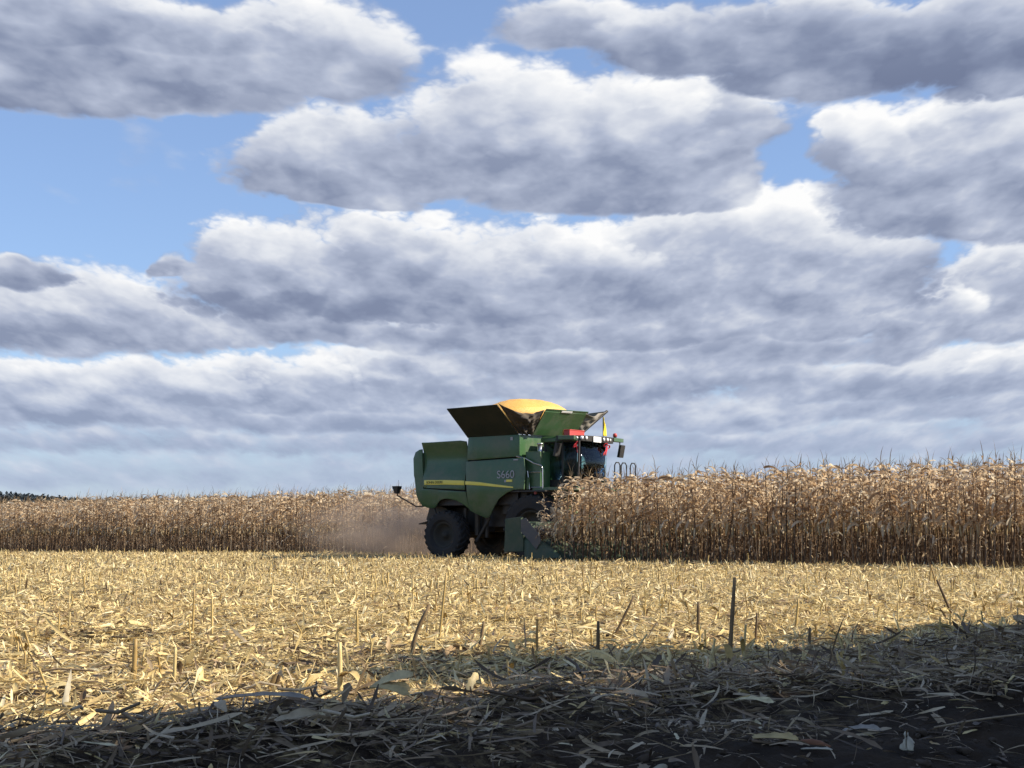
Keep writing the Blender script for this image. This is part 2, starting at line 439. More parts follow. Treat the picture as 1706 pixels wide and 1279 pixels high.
# ------------------------------------------------------------------ blades: vectorised leaf strips
def strips(base, az, L, Wd, pitch, droop, twist, nseg=6, curl=0.0, fold=0.0, power=1.3, w0=.55, azw=0.0, ragged=0.0):
    """returns verts, quads of N ribbons; 3 verts across when folded"""
    N = len(L); s = np.linspace(0, 1, nseg + 1)
    ph = pitch[:, None] - droop[:, None] * s[None] ** power
    a = az[:, None] + np.broadcast_to(np.asarray(azw), (N,))[:, None] * s[None] ** 1.5
    st = L[:, None] / nseg
    t = np.stack([np.cos(ph) * np.cos(a), np.cos(ph) * np.sin(a), np.sin(ph)], -1)
    pos = base[:, None, :] + np.concatenate([np.zeros((N, 1, 3)), np.cumsum((t * st[..., None])[:, :-1], 1)], 1)
    side = np.stack([-np.sin(a), np.cos(a), np.zeros_like(a)], -1)
    nor = np.cross(t, side)
    tw = twist[:, None] * (0.3 + s[None]) + curl
    sd = side * np.cos(tw)[..., None] + nor * np.sin(tw)[..., None]
    up = np.cross(t, sd)
    w = np.minimum(w0 + 2.2 * s, 1) * np.minimum((1.02 - s) * 2.4, 1)
    if ragged:                             # torn, frayed outline
        w = np.minimum(.75 + 2 * s, 1) * np.minimum((1.06 - s) * 5, 1) * np.random.default_rng(N + nseg).uniform(1 - ragged, 1 + ragged * .5, (N, nseg + 1))
    w = Wd[:, None] * w * .5
    if fold:
        V = np.stack([pos - sd * w[..., None] + up * (w * fold)[..., None], pos, pos + sd * w[..., None] + up * (w * fold)[..., None]], 2)
        K = 3
    else:
        V = np.stack([pos - sd * w[..., None], pos + sd * w[..., None]], 2); K = 2
    V = V.reshape(-1, 3)
    i0 = (np.arange(N) * (nseg + 1) * K)[:, None, None] + (np.arange(nseg) * K)[None, :, None] + np.arange(K - 1)[None, None]
    i0 = i0.ravel()
    return V, np.stack([i0, i0 + 1, i0 + 1 + K, i0 + K], 1)


def rods(p0, p1, p2, r, n=4, tip=.7):
    """bent rods through three points, n sided"""
    N = len(r); P = np.stack([p0, p1, p2], 1); an = np.arange(n) * 2 * math.pi / n + .4
    t = p2 - p0; t = t / np.linalg.norm(t, axis=1, keepdims=True)
    ref = np.where(np.abs(t[:, 2:3]) < .8, np.array([[0, 0, 1.]]), np.array([[1., 0, 0]]))
    A = np.cross(t, ref); A /= np.linalg.norm(A, axis=1, keepdims=True); B = np.cross(t, A)
    ring = A[:, None] * np.cos(an)[None, :, None] + B[:, None] * np.sin(an)[None, :, None]
    rad = r[:, None] * np.array([1, .9, tip])[None]
    V = P[:, :, None] + ring[:, None] * rad[:, :, None, None]
    V = V.reshape(-1, 3); F = []
    b = np.arange(N) * 3 * n
    for j in range(2):
        for i in range(n):
            F.append(np.stack([b + j * n + i, b + j * n + (i + 1) % n, b + (j + 1) * n + (i + 1) % n, b + (j + 1) * n + i], 1))
    for i in range(1, n // 2): F.append(np.stack([b + 2 * n, b + 2 * n + i, b + 2 * n + i + 1, b + 2 * n + (i + 2 if i + 2 < n else i + 1)], 1)) if n == 4 else None
    return V, np.concatenate([f for f in F if f is not None])


class Acc:
    def __init__(s): s.V = []; s.F = []; s.n = 0
    def add(s, VF): s.V.append(VF[0]); s.F.append(VF[1] + s.n); s.n += len(VF[0])
    def mesh(s, name, smooth=False): return np_mesh(name, np.concatenate(s.V), np.concatenate(s.F), smooth)


def corn_parts(base, hgt, rng, seg=7, fold=.35, nl=11):
    """stalk, foliage, tassel, ear geometry of many plants at once"""
    N = len(hgt)
    lean = rng.normal(0, .035, (N, 2)) + np.array([.02, 0])
    top = base + np.stack([lean[:, 0] * hgt, lean[:, 1] * hgt, hgt], 1)
    mid = (base + top) / 2 + np.concatenate([rng.normal(0, .02, (N, 2)), np.zeros((N, 1))], 1)
    st = rods(base, mid, top, rng.uniform(.011, .016, N), 5, .45)
    A = Acc()
    phase = rng.uniform(0, 6.28, N)
    for i in range(nl):
        f = (.44 + .54 * (i - 1 + rng.uniform(-.4, .4, N)) / (nl - 2)) if i else rng.uniform(.08, .34, N)
        f = np.clip(f, .06, .99)
        b = np.where((f < .5)[:, None], base + (mid - base) * (f * 2)[:, None], mid + (top - mid) * (f * 2 - 1)[:, None])
        a = phase + math.pi * i + rng.normal(0, .5, N)
        size = np.where(f < .3, .62, np.where(f > .84, .70, .95))
        L = rng.uniform(.22, .52, N) * size; Wd = rng.uniform(.026, .060, N) * np.where(f < .3, .75, 1)
        brk = rng.random(N) < .55
        pit = np.where(f > .8, rng.uniform(.5, 1.15, N), rng.uniform(.1, .9, N))
        dr = np.where(brk, rng.uniform(2.2, 3.0, N), rng.uniform(1.1, 2.2, N)) * np.where(f > .85, .7, 1.0)
        A.add(strips(b, a, L, Wd, pit, dr, rng.normal(0, 2.6, N), seg, 0, fold, np.float64(.8), .4, rng.normal(0, 1.0, N), .25))
    T = Acc()
    for i in range(4):
        a = rng.uniform(0, 6.28, N); L = rng.uniform(.12, .22, N) if i else rng.uniform(.26, .44, N)
        pit = rng.uniform(.75, 1.3, N) if i else np.full(N, 1.5)
        T.add(strips(top - np.array([0, 0, .01]) + np.array([0, 0, .012]) * i, a if i else np.zeros(N) + .3, L, np.full(N, .013 if i else .016), pit, rng.uniform(.1, .9, N), rng.uniform(-1, 1, N), 3))
    hb = base + (top - base) * rng.uniform(.40, .52, N)[:, None]
    a = rng.uniform(0, 6.28, N); d = np.stack([np.cos(a), np.sin(a)], 1)
    e1 = hb + np.concatenate([d * .05, np.full((N, 1), .0)], 1)
    e2 = e1 + np.concatenate([d * rng.uniform(.03, .08, (N, 1)), -rng.uniform(.16, .24, (N, 1))], 1)
    ea = rods(e1 + np.array([0, 0, .03]), (e1 + e2) / 2, e2, rng.uniform(.022, .032, N), 6, .35)
    return st, (np.concatenate(A.V), np.concatenate(A.F)), (np.concatenate(T.V), np.concatenate(T.F)), ea


# ------------------------------------------------------------------ harvester frame of reference
TH = R(35)
HV = np.array([math.cos(TH), -math.sin(TH)]); LV = np.array([math.sin(TH), math.cos(TH)])
OV = np.array([-1.45, 50.0])


def loc2w(x, y):
    x = np.asarray(x, float)[..., None]; y = np.asarray(y, float)[..., None]
    return OV + x * HV + y * LV


def w2loc(X, Y):
    p = np.stack([X, Y], -1) - OV
    return p @ HV, p @ LV


HALF = 4.2            # half width of the corn header: the near corn face lies on y = -HALF, the far one on y = +HALF
HEAD_TIP = 6.4


def corn_height(wx, wy):
    lx, ly = w2loc(wx, wy)
    return np.where(lx > 5, 2.24 + .012 * np.clip(lx - 6, 0, 14), 2.42 + .009 * np.clip(lx, -30, 0)) * np.where(ly < HALF, np.clip(.55 + .45 * (lx - 5.3) / 1.2, .55, 1), 1) + .05 * wob(wx, wy, .25)


def corn_rows(rng):
    pts = []
    for r in range(20):                                   # ahead of the machine
        y = -HALF + .15 + .65 * r
        x = np.arange(5.35, 30, .21); x = x + rng.normal(0, .03, len(x))
        if y >= HALF: continue
        pts.append(np.stack([x, np.full(len(x), y) + rng.normal(0, .035, len(x)), np.full(len(x), r)], 1))
    for r in range(13):
        y = HALF + .2 + .65 * r
        x = np.arange(-38, 30, .21); x = x + rng.normal(0, .03, len(x))
        pts.append(np.stack([x, np.full(len(x), y) + rng.normal(0, .035, len(x)), np.full(len(x), 100 + r)], 1))
    return np.concatenate(pts)


rows = corn_rows(RNG)
rows = rows[RNG.random(len(rows)) > .05]
lx, ly, rid = rows.T
wpos = loc2w(lx, ly)
# which ones are single objects: the front rows in view
imx = wpos[:, 0] / wpos[:, 1] * 2560 + 853
ahead = (rid < 3) & (imx < 1730)
behind = (rid == 100) & (imx > -20) & (imx < 720)
pick = np.where(ahead | behind)[0]
dist = wpos[pick, 1]
pick_a = [i for i in np.where(ahead & (rid == 0))[0]] + [i for i in np.where(ahead & (rid == 1))[0]]
pick_b = [i for i in np.where(behind)[0]]
rest = [i for i in np.where(ahead & (rid == 2))[0]]
pick = (pick_a + pick_b + rest)[:298]
single = np.zeros(len(rows), bool); single[pick] = True

# the mass of the crop behind the front rows: nobody could count it
ms = np.where(~single)[0]
near_row = (rid[ms] < 6) | ((rid[ms] >= 100) & (rid[ms] < 105))
bs = np.concatenate([wpos[ms], np.zeros((len(ms), 1))], 1)
hs = corn_height(wpos[ms, 0], wpos[ms, 1]) * RNG.uniform(.93, 1.06, len(ms))
field = empty('corn_field', (0, 0, 0)); tag(field, 'dense dry standing corn filling the field behind its front rows', 'corn field', kind='stuff')
st, lf, ta, ea = corn_parts(bs, hs, RNG, 5, 0.0, 13)
for nm, g, m in (('stalk', st, M_STALK), ('foliage', lf, M_LEAF), ('tassel', ta, M_TASSEL), ('ear', ea, M_EAR)):
    o = link(nm, np_mesh(nm, *g), m, field); o['kind'] = 'stuff'

# single plants: 14 different ones, copied
protos = []
for i in range(14):
    r_ = np.random.default_rng(100 + i)
    g = corn_parts(np.zeros((1, 3)), np.array([2.0]), r_, 8, .35, 23)
    protos.append([np_mesh(n, *q) for n, q in zip(('stalk', 'foliage', 'tassel', 'ear'), g)])
    for me, m in zip(protos[-1], (M_STALK, M_LEAF, M_TASSEL, M_EAR)): me.materials.append(m)
for q, i in enumerate(pick):
    ch = corn_height(wpos[i, 0], wpos[i, 1]) * RNG.uniform(.93, 1.07)
    t = empty('corn_plant', (wpos[i, 0], wpos[i, 1], 0), RNG.uniform(-.5, .5) + (math.pi if RNG.random() < .5 else 0)); s_ = float(ch) / 2.0
    t.scale = (s_ * RNG.uniform(.9, 1.1), s_ * RNG.uniform(.9, 1.1), s_)
    if rid[i] < 100: tag(t, 'dry tan corn plant standing in the uncut crop to the right of the harvester', 'corn plant', 'uncut corn ahead of the harvester')
    else: tag(t, 'dry tan corn plant at the front of the far crop left of the harvester', 'corn plant', 'uncut corn behind the harvester')
    for nm, me in zip(('stalk', 'foliage', 'tassel', 'ear'), protos[int(RNG.integers(14))]):
        link(nm, me, None, t)


# ------------------------------------------------------------------ litter of the stubble field
def scatter(n, y0, y1, rng, wide=.40, pad=1.2):
    Y = np.sqrt(rng.uniform(y0 ** 2, y1 ** 2, n)); X = rng.uniform(-1, 1, n) * (wide * Y + pad)
    return X, Y


def keep_litter(X, Y, rng):
    a, b = w2loc(X, Y)
    cut = ~((b > HALF + .1) | ((a > 6.0) & (b > -HALF)))
    s = field_side(X, Y)
    p = np.clip((s - .15) * 1.0, .06, 1)
    p = p * np.where(wob(X, Y, 1.3) < -.9, .45, 1)
    return cut & (rng.random(len(X)) < p)


def litter(n, y0, y1, rng, Lr, Wr, seg, fold, hmax, upr=.12, old_shade=False):
    X, Y = scatter(n, y0, y1, rng); k_ = keep_litter(X, Y, rng)
    mud_shade = np.clip(.97 - (field_side(X, Y) - .35) / 3.4, .05, .93)         # trampled mud beside the track, spread wider to grey the shaded straw
    k_ &= (rng.random(len(X)) < (mud_shade if old_shade else 1 - mud_shade))
    X, Y = X[k_], Y[k_]; n = len(X)
    clump = np.clip(.5 + .35 * wob(X, Y, 1.7), .1, 1.3) * np.clip(.4 + field_side(X, Y), .15, 1)
    Z = gh(X, Y) + .004 + hmax * clump * (1.5 if old_shade else 1) * rng.random(n) ** 1.6
    L = rng.uniform(*Lr, n) * np.where(rng.random(n) < .1, 1.7, 1); Wd = Wr[0] + (Wr[1] - Wr[0]) * rng.random(n) ** 2.2
    up = rng.random(n) < upr
    pit = np.where(up, rng.uniform(.3, 1.3, n), rng.normal(.04, .17, n)); dr = rng.normal(.15, .38, n); L = L * np.where(up, .7, 1)
    return strips(np.stack([X, Y, Z], 1), rng.uniform(0, 6.28, n), L, Wd, pit, dr, rng.normal(0, .8, n), seg, 0, fold, np.float64(1.2), .5, rng.normal(0, .45, n), .45)


LT = Acc()
LT.add(litter(75000, 4.2, 9, RNG, (.03, .14), (.003, .018), 5, .25, .065, .05))
LT.add(litter(3600, 4.6, 13, RNG, (.08, .24), (.018, .042), 7, .35, .075, .05))
LT.add(litter(115000, 8.5, 17, RNG, (.04, .15), (.005, .022), 4, .2, .07, .08))
LT.add(litter(130000, 16, 31, RNG, (.05, .18), (.008, .03), 3, 0, .09, .14))
LT.add(litter(120000, 30, 60, RNG, (.08, .24), (.014, .042), 3, 0, .11, .22))
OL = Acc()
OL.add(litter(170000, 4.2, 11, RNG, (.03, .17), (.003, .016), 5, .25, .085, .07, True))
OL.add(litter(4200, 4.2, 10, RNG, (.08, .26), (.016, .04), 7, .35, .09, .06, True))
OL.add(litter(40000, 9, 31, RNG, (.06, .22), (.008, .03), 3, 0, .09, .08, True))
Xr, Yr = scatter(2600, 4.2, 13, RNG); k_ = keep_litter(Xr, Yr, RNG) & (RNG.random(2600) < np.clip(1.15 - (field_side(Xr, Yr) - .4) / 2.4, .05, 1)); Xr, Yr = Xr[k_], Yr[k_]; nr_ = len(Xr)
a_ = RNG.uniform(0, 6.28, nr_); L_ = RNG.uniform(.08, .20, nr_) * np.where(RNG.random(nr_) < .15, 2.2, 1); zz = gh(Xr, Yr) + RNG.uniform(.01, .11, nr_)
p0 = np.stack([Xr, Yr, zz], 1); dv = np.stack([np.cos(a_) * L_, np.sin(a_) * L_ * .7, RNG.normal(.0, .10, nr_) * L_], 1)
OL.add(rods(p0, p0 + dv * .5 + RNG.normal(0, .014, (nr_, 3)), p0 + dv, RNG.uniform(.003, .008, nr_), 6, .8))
o = link('weathered_shade_litter', OL.mesh('weathered_shade_litter'), M_OLD_SHADE)
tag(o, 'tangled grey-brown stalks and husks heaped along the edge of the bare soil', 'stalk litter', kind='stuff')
lit = link('straw_litter', LT.mesh('straw_litter'), M_STRAW)
tag(lit, 'chopped golden corn leaves and husks covering the stubble field', 'straw litter', kind='stuff')


def stub_geo(base, H, r, rng, lean=.10, n=6):
    N = len(H); le = rng.normal(0, lean, (N, 2)) * H[:, None]
    p2 = base + np.concatenate([le, H[:, None]], 1); p1 = (base + p2) / 2 + np.concatenate([rng.normal(0, .012, (N, 2)), np.zeros((N, 1))], 1)
    return rods(base - np.array([0, 0, .03]), p1, p2, r, n, .85)


# rows of cut stalks across the field
sp = []
for r in range(-70, 75):
    y = -HALF + .15 - .65 * r if False else HALF - .45 - .65 * r
    x = np.arange(-40, 60, .27); sp.append(np.stack([x + RNG.normal(0, .07, len(x)), np.full(len(x), y) + RNG.normal(0, .05, len(x))], 1))
sp = np.concatenate(sp); P = loc2w(sp[:, 0], sp[:, 1])
ok = (P[:, 1] > 6.2) & (P[:, 1] < 62) & (np.abs(P[:, 0]) < .38 * P[:, 1] + .8) & keep_litter(P[:, 0], P[:, 1], RNG) & (field_side(P[:, 0], P[:, 1]) > .3) & (RNG.random(len(P)) < .30)
P = P[ok]; P = P[np.argsort(P[:, 1])]
H = RNG.uniform(.07, .22, len(P)); H = H * np.where(RNG.random(len(P)) < .10, 1.6, 1)
base = np.concatenate([P, gh(P[:, 0], P[:, 1])[:, None]], 1); rad = RNG.uniform(.009, .014, len(P))
n1 = 230
far = slice(n1, None)
o = link('stubble', np_mesh('stubble', *stub_geo(base[far], H[far], rad[far], RNG)), M_STUB)
tag(o, 'rows of short cut corn stalks standing across the distant stubble', 'stubble', kind='stuff')
stub_protos = []
for i in range(10):
    r_ = np.random.default_rng(300 + i)
    A = Acc(); hh = np.array([1.0])
    A.add(rods(np.array([[0, 0, -.1]]), np.array([[r_.normal(0, .03), r_.normal(0, .03), .5]]), np.array([[r_.normal(0, .10), r_.normal(0, .10), 1.0]]), np.array([.038]), 6, .9))
    nl = 3
    A.add(strips(np.stack([np.zeros(nl), np.zeros(nl), r_.uniform(.1, .7, nl)], 1), r_.uniform(0, 6.28, nl), r_.uniform(.3, .8, nl), r_.uniform(.06, .16, nl), r_.uniform(.4, 1.2, nl), r_.uniform(1, 2.6, nl), r_.normal(0, 1, nl), 5))
    stub_protos.append(A.mesh('cut_stalk')); stub_protos[-1].materials.append(M_STUB)
for i in range(n1):
    o = link('cut_stalk', stub_protos[i % 10], None); o.location = base[i]; h_ = H[i]
    o.rotation_euler = (0, 0, RNG.uniform(0, 6.28)); o.scale = (h_ * .9 if h_ > .2 else .2, h_ * .9 if h_ > .2 else .2, h_)
    tag(o, 'short yellow cut corn stalk standing upright among the straw of the near stubble', 'corn stalk', 'short cut stalks in the near stubble')


# clods and crumbs of earth on the bare track
bm = bmesh.new(); bmesh.ops.create_icosphere(bm, subdivisions=2, radius=1.0)
iv = np.array([v.co[:] for v in bm.verts]); it = np.array([[v.index for v in f.verts] for f in bm.faces]); bm.free()
nc = 5200; Xc, Yc = scatter(nc, 4.0, 11, RNG); k_ = (field_side(Xc, Yc) < RNG.uniform(.3, 1.3, nc)); Xc, Yc = Xc[k_], Yc[k_]; nc = len(Xc)
rc = .004 + .022 * RNG.random(nc) ** 4
Vc = iv[None] * (1 + .28 * RNG.normal(0, 1, (nc, len(iv)))[..., None]) * rc[:, None, None] * RNG.uniform(.7, 1.3, (nc, 1, 3)) * np.array([1.1, 1.1, .75])
Vc = Vc + np.stack([Xc, Yc, gh(Xc, Yc) + rc * .35], 1)[:, None]
o = link('soil_clods', np_mesh('soil_clods', Vc.reshape(-1, 3), (it[None] + (np.arange(nc) * len(iv))[:, None, None]).reshape(-1, 3)), plain('clod_soil', (.062, .042, .026), .95, 0, .5, 30))
tag(o, 'dark crumbs and clods of earth on the bare track', 'soil clods', kind='stuff')


# ---- single tall stalks and leaves in the foreground
PA = math.atan(246.5 / 2560)


def at_ground(px, py):
    x = (px - 853) / 2560; v = -(py - 639.5) / 2560
    d = np.array([x, math.cos(PA) - v * math.sin(PA), math.sin(PA) + v * math.cos(PA)])
    z = 0.0
    for _ in range(8):
        t = (z - CAM_Z) / d[2]; z = float(gh(d[0] * t, d[1] * t))
    return np.array([d[0] * t, d[1] * t, z])


def stalk(bx, by, tx, ty, label, m=None, r=.012, bend=0.0, leaves=0, seed=0, depth_lean=0.0):
    """cut stalk rooted at the ground point seen at (bx,by), as tall and tilted as its top at (tx,ty) shows"""
    b = at_ground(bx, by); sc = b[1] / 2560
    dxm = (tx - bx) * sc; h = (by - ty) * sc
    mb = MB(); n = 7; pts = []; rr = []
    for i in range(n):
        s_ = i / (n - 1); pts.append((dxm * s_ + bend * math.sin(s_ * math.pi), depth_lean * s_, -.04 + (h + .04) * s_)); rr.append(.78 * r * (1.12 - .3 * s_) * (1.18 if i in (2, 4) else 1))
    mb.tube(pts, rr, 8)
    rng = np.random.default_rng(900 + seed)
    o = mb.build('tall_cut_stalk', m or M_STUB, None, True); o.location = b
    if leaves:
        nl = leaves
        V, F = strips(np.stack([np.full(nl, dxm * .3), np.zeros(nl), rng.uniform(.02, h * .5, nl)], 1), rng.uniform(0, 6.28, nl), rng.uniform(.12, .3, nl), rng.uniform(.02, .05, nl), rng.uniform(.2, 1.2, nl), rng.uniform(1, 2.4, nl), rng.normal(0, .7, nl), 7, 0, .3)
        link('dry_leaf', np_mesh('dry_leaf', V, F), M_STRAW, o)
    tag(o, label, 'corn stalk', 'tall cut stalks in the foreground')
    return o


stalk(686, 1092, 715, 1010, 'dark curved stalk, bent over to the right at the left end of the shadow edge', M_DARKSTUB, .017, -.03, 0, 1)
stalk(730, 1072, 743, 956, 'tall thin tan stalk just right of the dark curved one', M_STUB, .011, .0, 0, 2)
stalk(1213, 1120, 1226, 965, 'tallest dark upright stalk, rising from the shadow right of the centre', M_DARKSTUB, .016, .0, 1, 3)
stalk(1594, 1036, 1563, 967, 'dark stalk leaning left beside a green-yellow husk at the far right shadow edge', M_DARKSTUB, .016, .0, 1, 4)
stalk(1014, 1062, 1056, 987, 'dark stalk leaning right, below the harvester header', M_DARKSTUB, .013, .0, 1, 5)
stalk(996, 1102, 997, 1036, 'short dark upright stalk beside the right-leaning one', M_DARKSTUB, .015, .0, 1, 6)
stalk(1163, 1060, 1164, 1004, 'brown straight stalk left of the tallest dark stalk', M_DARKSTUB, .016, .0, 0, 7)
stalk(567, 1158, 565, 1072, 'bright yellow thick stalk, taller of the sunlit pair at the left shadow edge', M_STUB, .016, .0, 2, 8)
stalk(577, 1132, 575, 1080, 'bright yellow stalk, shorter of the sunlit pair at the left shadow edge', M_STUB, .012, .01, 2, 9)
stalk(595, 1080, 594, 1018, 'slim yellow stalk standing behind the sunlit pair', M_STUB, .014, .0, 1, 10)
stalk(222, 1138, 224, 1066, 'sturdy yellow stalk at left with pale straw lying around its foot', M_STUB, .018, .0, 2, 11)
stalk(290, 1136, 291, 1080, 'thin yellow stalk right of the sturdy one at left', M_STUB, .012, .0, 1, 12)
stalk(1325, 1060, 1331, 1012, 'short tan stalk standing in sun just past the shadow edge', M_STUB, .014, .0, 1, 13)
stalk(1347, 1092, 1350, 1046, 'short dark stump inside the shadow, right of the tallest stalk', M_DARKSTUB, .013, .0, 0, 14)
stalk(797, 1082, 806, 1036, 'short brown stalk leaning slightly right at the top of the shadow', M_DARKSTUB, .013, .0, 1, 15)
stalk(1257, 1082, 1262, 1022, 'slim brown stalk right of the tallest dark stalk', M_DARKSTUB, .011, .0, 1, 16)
stalk(320, 1066, 322, 985, 'thin yellow stalk far out in the sunlit stubble at left', M_STUB, .011, .0, 0, 17)
stalk(353, 1068, 352, 996, 'thin dark-tipped stalk in the sunlit stubble at left', M_STUB, .012, .0, 0, 18)
stalk(1010, 1140, 1078, 1058, 'long stalk with a wide leaf leaning right out of the shadow', M_STUB, .008, .0, 3, 19)
stalk(446, 1160, 468, 1118, 'dark broken stalk leaning over a pile of husks at left', M_DARKSTUB, .015, .0, 2, 20)


def leaf(px, py, L, Wd, azd, pitch, droop, label, m, name='dead_leaf', cat='leaf', twist=.4, h=.05, n=1, group='loose leaves and husks on the ground'):
    b = at_ground(px, py); rng = np.random.default_rng(int(px * 7 + py))
    base_ = np.zeros((n, 3)); base_[:, 2] = h * np.ones(n)
    if n > 1: base_[:, :2] = rng.normal(0, .012, (n, 2))
    V, F = strips(base_, R(azd) + rng.normal(0, .25 if n > 1 else 0, n), L * rng.uniform(.75, 1, n), Wd * rng.uniform(.7, 1, n), np.full(n, pitch) + rng.normal(0, .2 if n > 1 else 0, n), np.full(n, droop), np.full(n, twist) + rng.normal(0, .3 if n > 1 else 0, n), 10, 0, .35, np.float64(1.2), .35, rng.normal(0, .3, n), .22)
    me = np_mesh(name, V, F, True); o = link(name, me, m); o.location = b
    md = o.modifiers.new('thickness', 'SOLIDIFY'); md.thickness = .0015
    return tag(o, label, cat, group)


leaf(620, 1226, .17, .05, 8, .25, .6, 'bright yellow husk lying in the sun patch at the edge of the bare soil', M_HUSK, 'corn_husk', 'husk', .3, .09, 5)
leaf(1100, 1106, .13, .05, 10, .2, .5, 'yellow oval leaf lying flat in the shade below the short dark stalks', M_HUSK, 'dead_leaf', 'leaf', .2, .10)
leaf(1112, 1080, .16, .055, 60, .95, .4, 'broad pale leaf standing up at the shadow edge', M_PALE, 'dead_leaf', 'leaf', 1.2, .03)
leaf(1255, 1245, .20, .05, 5, .1, .3, 'pale yellow leaf with a bright tip on the bare soil at right', M_HUSK, 'dead_leaf', 'leaf', .4, .03)
leaf(1335, 1256, .11, .03, 0, .05, .1, 'small white strip lying beside the brown cob', M_PALE, 'dead_leaf', 'leaf', .1, .015)
leaf(1405, 1228, .17, .045, -4, .3, .6, 'curled grey-green leaf lying alone on the bare soil', M_GREY, 'dead_leaf', 'leaf', .3, .02)
leaf(1075, 1262, .10, .032, 40, .6, .9, 'crumpled white husk at the near edge of the bare soil', M_PALE, 'corn_husk', 'husk', .8, .02, 4)
leaf(1510, 1258, .09, .04, 70, .9, .8, 'small pale husk standing on the bare soil near the corner', M_PALE, 'corn_husk', 'husk', .8, .02, 3)
leaf(360, 1250, .42, .05, 3, .15, .35, 'long grey leaf lying across the shaded litter at the bottom left', M_GREY, 'dead_leaf', 'leaf', .3, .06)
leaf(780, 1168, .14, .05, 70, 1.0, .7, 'yellow-green leaf tip sticking up from the shaded heap', M_HUSK, 'dead_leaf', 'leaf', 1.0, .08)
leaf(107, 1185, .19, .045, 80, 1.35, .3, 'pale narrow leaf standing straight up at the far left', M_PALE, 'dead_leaf', 'leaf', 1.4, .02)
leaf(845, 1276, .07, .04, 80, 1.2, .5, 'white leaf tip poking up at the bottom edge', M_PALE, 'dead_leaf', 'leaf', 1.3, .01)
leaf(1590, 1062, .15, .06, 160, .5, .8, 'green-yellow husk at the foot of the left-leaning stalk', M_HUSK, 'corn_husk', 'husk', .6, .05, 4)
leaf(860, 1180, .15, .045, 120, .6, .6, 'narrow yellow leaf folded over the middle of the shaded heap', M_HUSK, 'dead_leaf', 'leaf', .7, .08)
leaf(640, 1190, .13, .035, 85, 1.2, 1.8, 'dark brown torn leaf hanging like a tuft at the left of the shade', M_DARKSTUB, 'dead_leaf', 'leaf', .5, .03, 4)
b = at_ground(1352, 1250)
mb = MB(); mb.tube([(-.05, 0, .02), (-.035, 0, .024), (.0, -.004, .026), (.03, -.008, .022), (.065, -.016, .012)], [.009, .016, .017, .015, .008], 10)
o = mb.build('corn_cob', M_BROWN, None, True); o.location = b
tag(o, 'reddish brown broken cob lying on the bare soil beside a white strip', 'corn cob')


# ------------------------------------------------------------------ combine harvester
CH = empty('combine_harvester', (OV[0], OV[1], 0), -TH)
tag(CH, 'green combine harvester with open grain tank cutting into standing corn', 'combine harvester')


def panel(name, poly, m, y=-1.6, bulge=None, t=.05, parent=CH, both=True, cuts=True, smooth=True):
    """sheet metal panel in the x,z plane, pressed to a curved profile, with thickness; its twin goes on the other side"""
    outs = []
    for sgn in ((1, -1) if both else (1,)):
        bm = bmesh.new()
        vs = [bm.verts.new((x, 0, z)) for x, z in poly]; bm.faces.new(vs)
        zs = [p[1] for p in poly]; xs = [p[0] for p in poly]
        if cuts:
            z = min(zs) + .08
            while z < max(zs) - .03:
                bmesh.ops.bisect_plane(bm, geom=bm.verts[:] + bm.edges[:] + bm.faces[:], plane_co=(0, 0, z), plane_no=(0, 0, 1)); z += .09
            x = min(xs) + .25
            while x < max(xs) - .05:
                bmesh.ops.bisect_plane(bm, geom=bm.verts[:] + bm.edges[:] + bm.faces[:], plane_co=(x, 0, 0), plane_no=(1, 0, 0)); x += .25
        for v in bm.verts:
            off = bulge(v.co.x, v.co.z) if bulge else 0.0
            v.co.y = (y + off) * sgn
        bmesh.ops.recalc_face_normals(bm, faces=bm.faces)
        me = bpy.data.meshes.new(name); bm.to_mesh(me); bm.free()
        if smooth:
            for p in me.polygons: p.use_smooth = True
        o = link(name, me, m, parent)
        # outward normals towards -y (near side)
        nsum = sum(p.normal.y * p.area for p in me.polygons)
        if nsum * (-sgn) < 0: me.flip_normals()
        md = o.modifiers.new('thickness', 'SOLIDIFY'); md.thickness = t; md.offset = -1
        bv = o.modifiers.new('edge', 'BEVEL'); bv.width = .012; bv.segments = 2; bv.limit_method = 'ANGLE'; bv.angle_limit = R(50)
        outs.append(o)
    return outs


def tuck(x, z):           # lower edges turn inwards
    return .20 * max(0, (2.15 - z)) ** 1.6


front_poly = [(1.14, 3.035), (3.33, 3.105), (3.40, 2.70), (3.36, 2.14), (2.98, 2.13), (2.73, 2.05), (2.40, 1.86), (2.16, 1.59), (1.98, 1.36), (1.88, 1.29), (1.76, 1.29), (1.45, 1.41), (1.23, 1.52)]
panel('front_side_panel', front_poly, M_GREEN_D, -1.60, lambda x, z: tuck(x, z) - .05 * math.sin(min(max((z - 1.3) / 1.8, 0), 1) * math.pi))
rear_poly = [(1.105, 2.10), (1.20, 1.555), (1.05, 1.66), (.9, 1.75), (.72, 1.83), (.54, 1.87), (.38, 1.895), (.23, 1.89), (.08, 1.845), (-.02, 1.77), (-.10, 1.66), (-.20, 1.60), (-.45, 1.61), (-.66, 1.69), (-.78, 1.82), (-.86, 2.02), (-.93, 2.55), (-.96, 2.65), (-.985, 3.19), (-.90, 3.39), (-.74, 3.47), (-.64, 3.48), (-.57, 2.22)]
panel('rear_side_panel', rear_poly, M_GREEN_D, -1.58, tuck)
engine_poly = [(-.63, 3.68), (-.40, 3.675), (.9, 3.695), (1.12, 3.66), (1.085, 2.16), (-.50, 2.245), (-.545, 2.30)]
panel('engine_panel', engine_poly, M_GREEN_D, -1.62, lambda x, z: .14 * math.sin(min(max((z - 2.55) / 1.15, 0), 1) * math.pi) + (.05 if z < 2.5 else 0) * 0 + .10 * max(0, x - .85))
